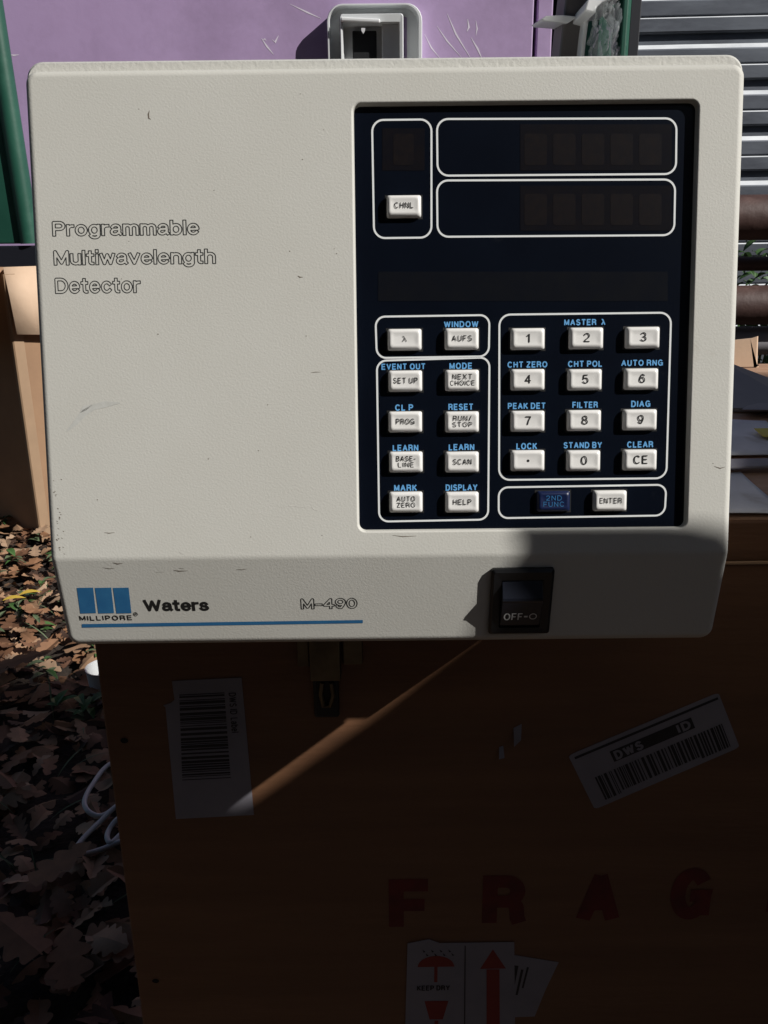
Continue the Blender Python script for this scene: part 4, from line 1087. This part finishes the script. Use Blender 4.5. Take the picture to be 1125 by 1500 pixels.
# ------------------------------------------------------------------ unseen behind the camera: house, hedge and trees added to block sky light
M['stucco'] = mat('dull_brown_cladding', (.11, .085, .065), .8, (.08, .06, .045), 3, (.3, .7)); M['roof'] = mat('dark_shingles', (.045, .04, .04), .85); M['glass'] = mat('dark_window_glass', (.01, .012, .014), .1)
M['bark'] = mat('grey_brown_bark', (.085, .062, .045), .9, (.04, .03, .022), 14, (.35, .65), .02, 16, stretch=(1, 1, .25)); M['crown'] = mat('dark_green_oak_leaves', (.035, .06, .018), .6, (.06, .075, .022), 2, (.35, .65))
hs_ = empty('sky_block_house', (-2.5, -5.5, 0), 'brown clad single storey house with dark roof, added unseen behind the camera to block sky', 'house')
q = MB(); q.box((0, 0, 1.6), (9, 4, 3.2)); q.build('house_wall', M['stucco'], hs_)
q = MB(); q.loops([[Vector((x, 2.4, 3.2)), Vector((x, 0, 5.2)), Vector((x, -2.4, 3.2)), Vector((x, -2.4, 3.05)), Vector((x, 2.4, 3.05))] for x in (-4.9, 4.9)], True, True); q.build('house_roof', M['roof'], hs_)
for x in (-3, 0): 
    q = MB(); q.box((x, 2.01, 1.7), (1.3, .08, 1.2)); wf = q.build('window', M['white_plastic'], hs_); q = MB(); q.box((x, 2.05, 1.7), (1.14, .05, 1.04)); q.build('pane', M['glass'], wf)
q = MB(); q.box((3.0, 2.02, 1.05), (.95, .07, 2.1)); dd = q.build('door', M['green'], hs_, bevel=.01); q = MB(); q.tube([(2.65, 2.06, 1.0), (2.65, 2.11, 1.0), (2.72, 2.11, 1.0)], .012); q.build('handle', M['steel'], dd)
random.seed(77)
def crown(root, c, rad, n, lo, hi):
    q = MB(); c = Vector(c)
    cl = [Vector((random.gauss(0, .45), random.gauss(0, .45), random.gauss(0, .4))) for _ in range(26)]
    for k in range(n):
        p = random.choice(cl) + Vector((random.gauss(0, .17), random.gauss(0, .17), random.gauss(0, .15)))
        if p.length > 1.25: continue
        p = c + Vector((p.x * rad[0], p.y * rad[1], p.z * rad[2])); vs, fs = lance(random.uniform(lo, hi), .5, .3)
        Mx = rotm(random.uniform(-.8, .8), random.uniform(-.8, .8), random.uniform(0, 6.28)); q.add([Mx @ v + p for v in vs], fs)
    return q.build('crown', M['crown'], root)
def limb_tree(x, y, label, cr_c, cr_r, h, r0, n):
    t = empty('light_block_oak', (x, y, 0), label, 'tree'); q = MB()
    top = Vector(cr_c)
    q.tube(curve_pts([Vector((0, 0, -.1)), Vector((.03, .02, h * .35)), Vector((-.02, .04, h * .7)), Vector((top.x * .4, top.y * .4, h))]), [r0 * (1.15 - .6 * i / 24) for i in range(25)], 14)
    for k in range(7):
        a = k * .9; e_ = top + Vector((math.cos(a) * cr_r[0] * .7, math.sin(a) * cr_r[1] * .7, random.uniform(-.2, .4) * cr_r[2])); s_ = Vector((top.x * .3, top.y * .3, h * random.uniform(.72, .98)))
        q.tube([s_, s_.lerp(e_, .5) + Vector((0, 0, .2)), e_], [r0 * .35, r0 * .2, r0 * .06], 8)
    q.build('trunk', M['bark'], t, smooth=60); crown(t, cr_c, cr_r, n, .30, .55)
limb_tree(-2.6, -2.2, 'spreading oak added out of view left of the camera, leafy boughs overhead blocking sky', (1.9, .4, 5.3), (2.8, 2.8, 1.0), 4.4, .20, 9500)  # unseen crown, added to cover the sky overhead
limb_tree(1.22 + KX * 3.1, YP - 3.1, 'tall oak trunk added far to the right of the camera to shade the crate top', (-.8, -1.6, 12.5), (2.2, 2.2, 1.4), 11.5, .30, 1500)  # added trunk throws shade over the right of the crate top
hg = empty('hedge', (-3.6, -.9, 0), 'dense dark hedge added on the left behind the camera as a sky blocker', 'hedge'); q = MB()
for k in range(4200):
    p = Vector((random.uniform(-.35, .35), random.uniform(-2.2, 1.1), random.uniform(.05, 3.0))); vs, fs = lance(random.uniform(.12, .24), .55, .3)
    Mx = rotm(random.uniform(-.8, .8), random.uniform(-.8, .8), random.uniform(0, 6.28)); q.add([Mx @ v + p for v in vs], fs)
q.build('foliage', M['crown'], hg)
q = MB()
for y in (-1.8, -.8, .2, .9): q.tube([(0, y, -.05), (.02, y + .05, 1.2), (0, y, 2.5)], .03, 8)
q.build('stems', M['bark'], hg)

random.seed(99)
def conifer(x, y, h, r, label):
    t = empty('sky_block_evergreen', (x, y, 0), label, 'tree', 'added evergreens behind the camera'); q = MB()
    q.tube([Vector((0, 0, -.1)), Vector((.03, 0, h * .5)), Vector((0, 0, h * .95))], [.16, .10, .03], 8); q.build('trunk', M['bark'], t, smooth=60)
    q = MB()
    for k in range(2200):
        z = h * (1 - random.random() ** .6); a = random.uniform(0, 6.28); rr_ = r * (1.05 - z / h) * random.uniform(.5, 1.1)
        vs, fs = lance(random.uniform(.35, .6), .45, .4); Mx = rotm(random.uniform(-.4, .4), random.uniform(.0, .7), a + random.uniform(-.4, .4))
        q.add([Mx @ v + Vector((math.cos(a) * rr_, math.sin(a) * rr_, z + .1)) for v in vs], fs)
    q.build('crown', M['crown'], t)
for k in range(9):  # unseen tree row, added to hide the bright low sky
    az = R(8 + 15 * k + random.uniform(-3, 3)); D = random.uniform(9.5, 11)
    conifer(math.sin(az) * D, -math.cos(az) * D, D * random.uniform(.60, .66), 2.5, 'dark evergreen tree in the row added behind the camera to cut sky light')
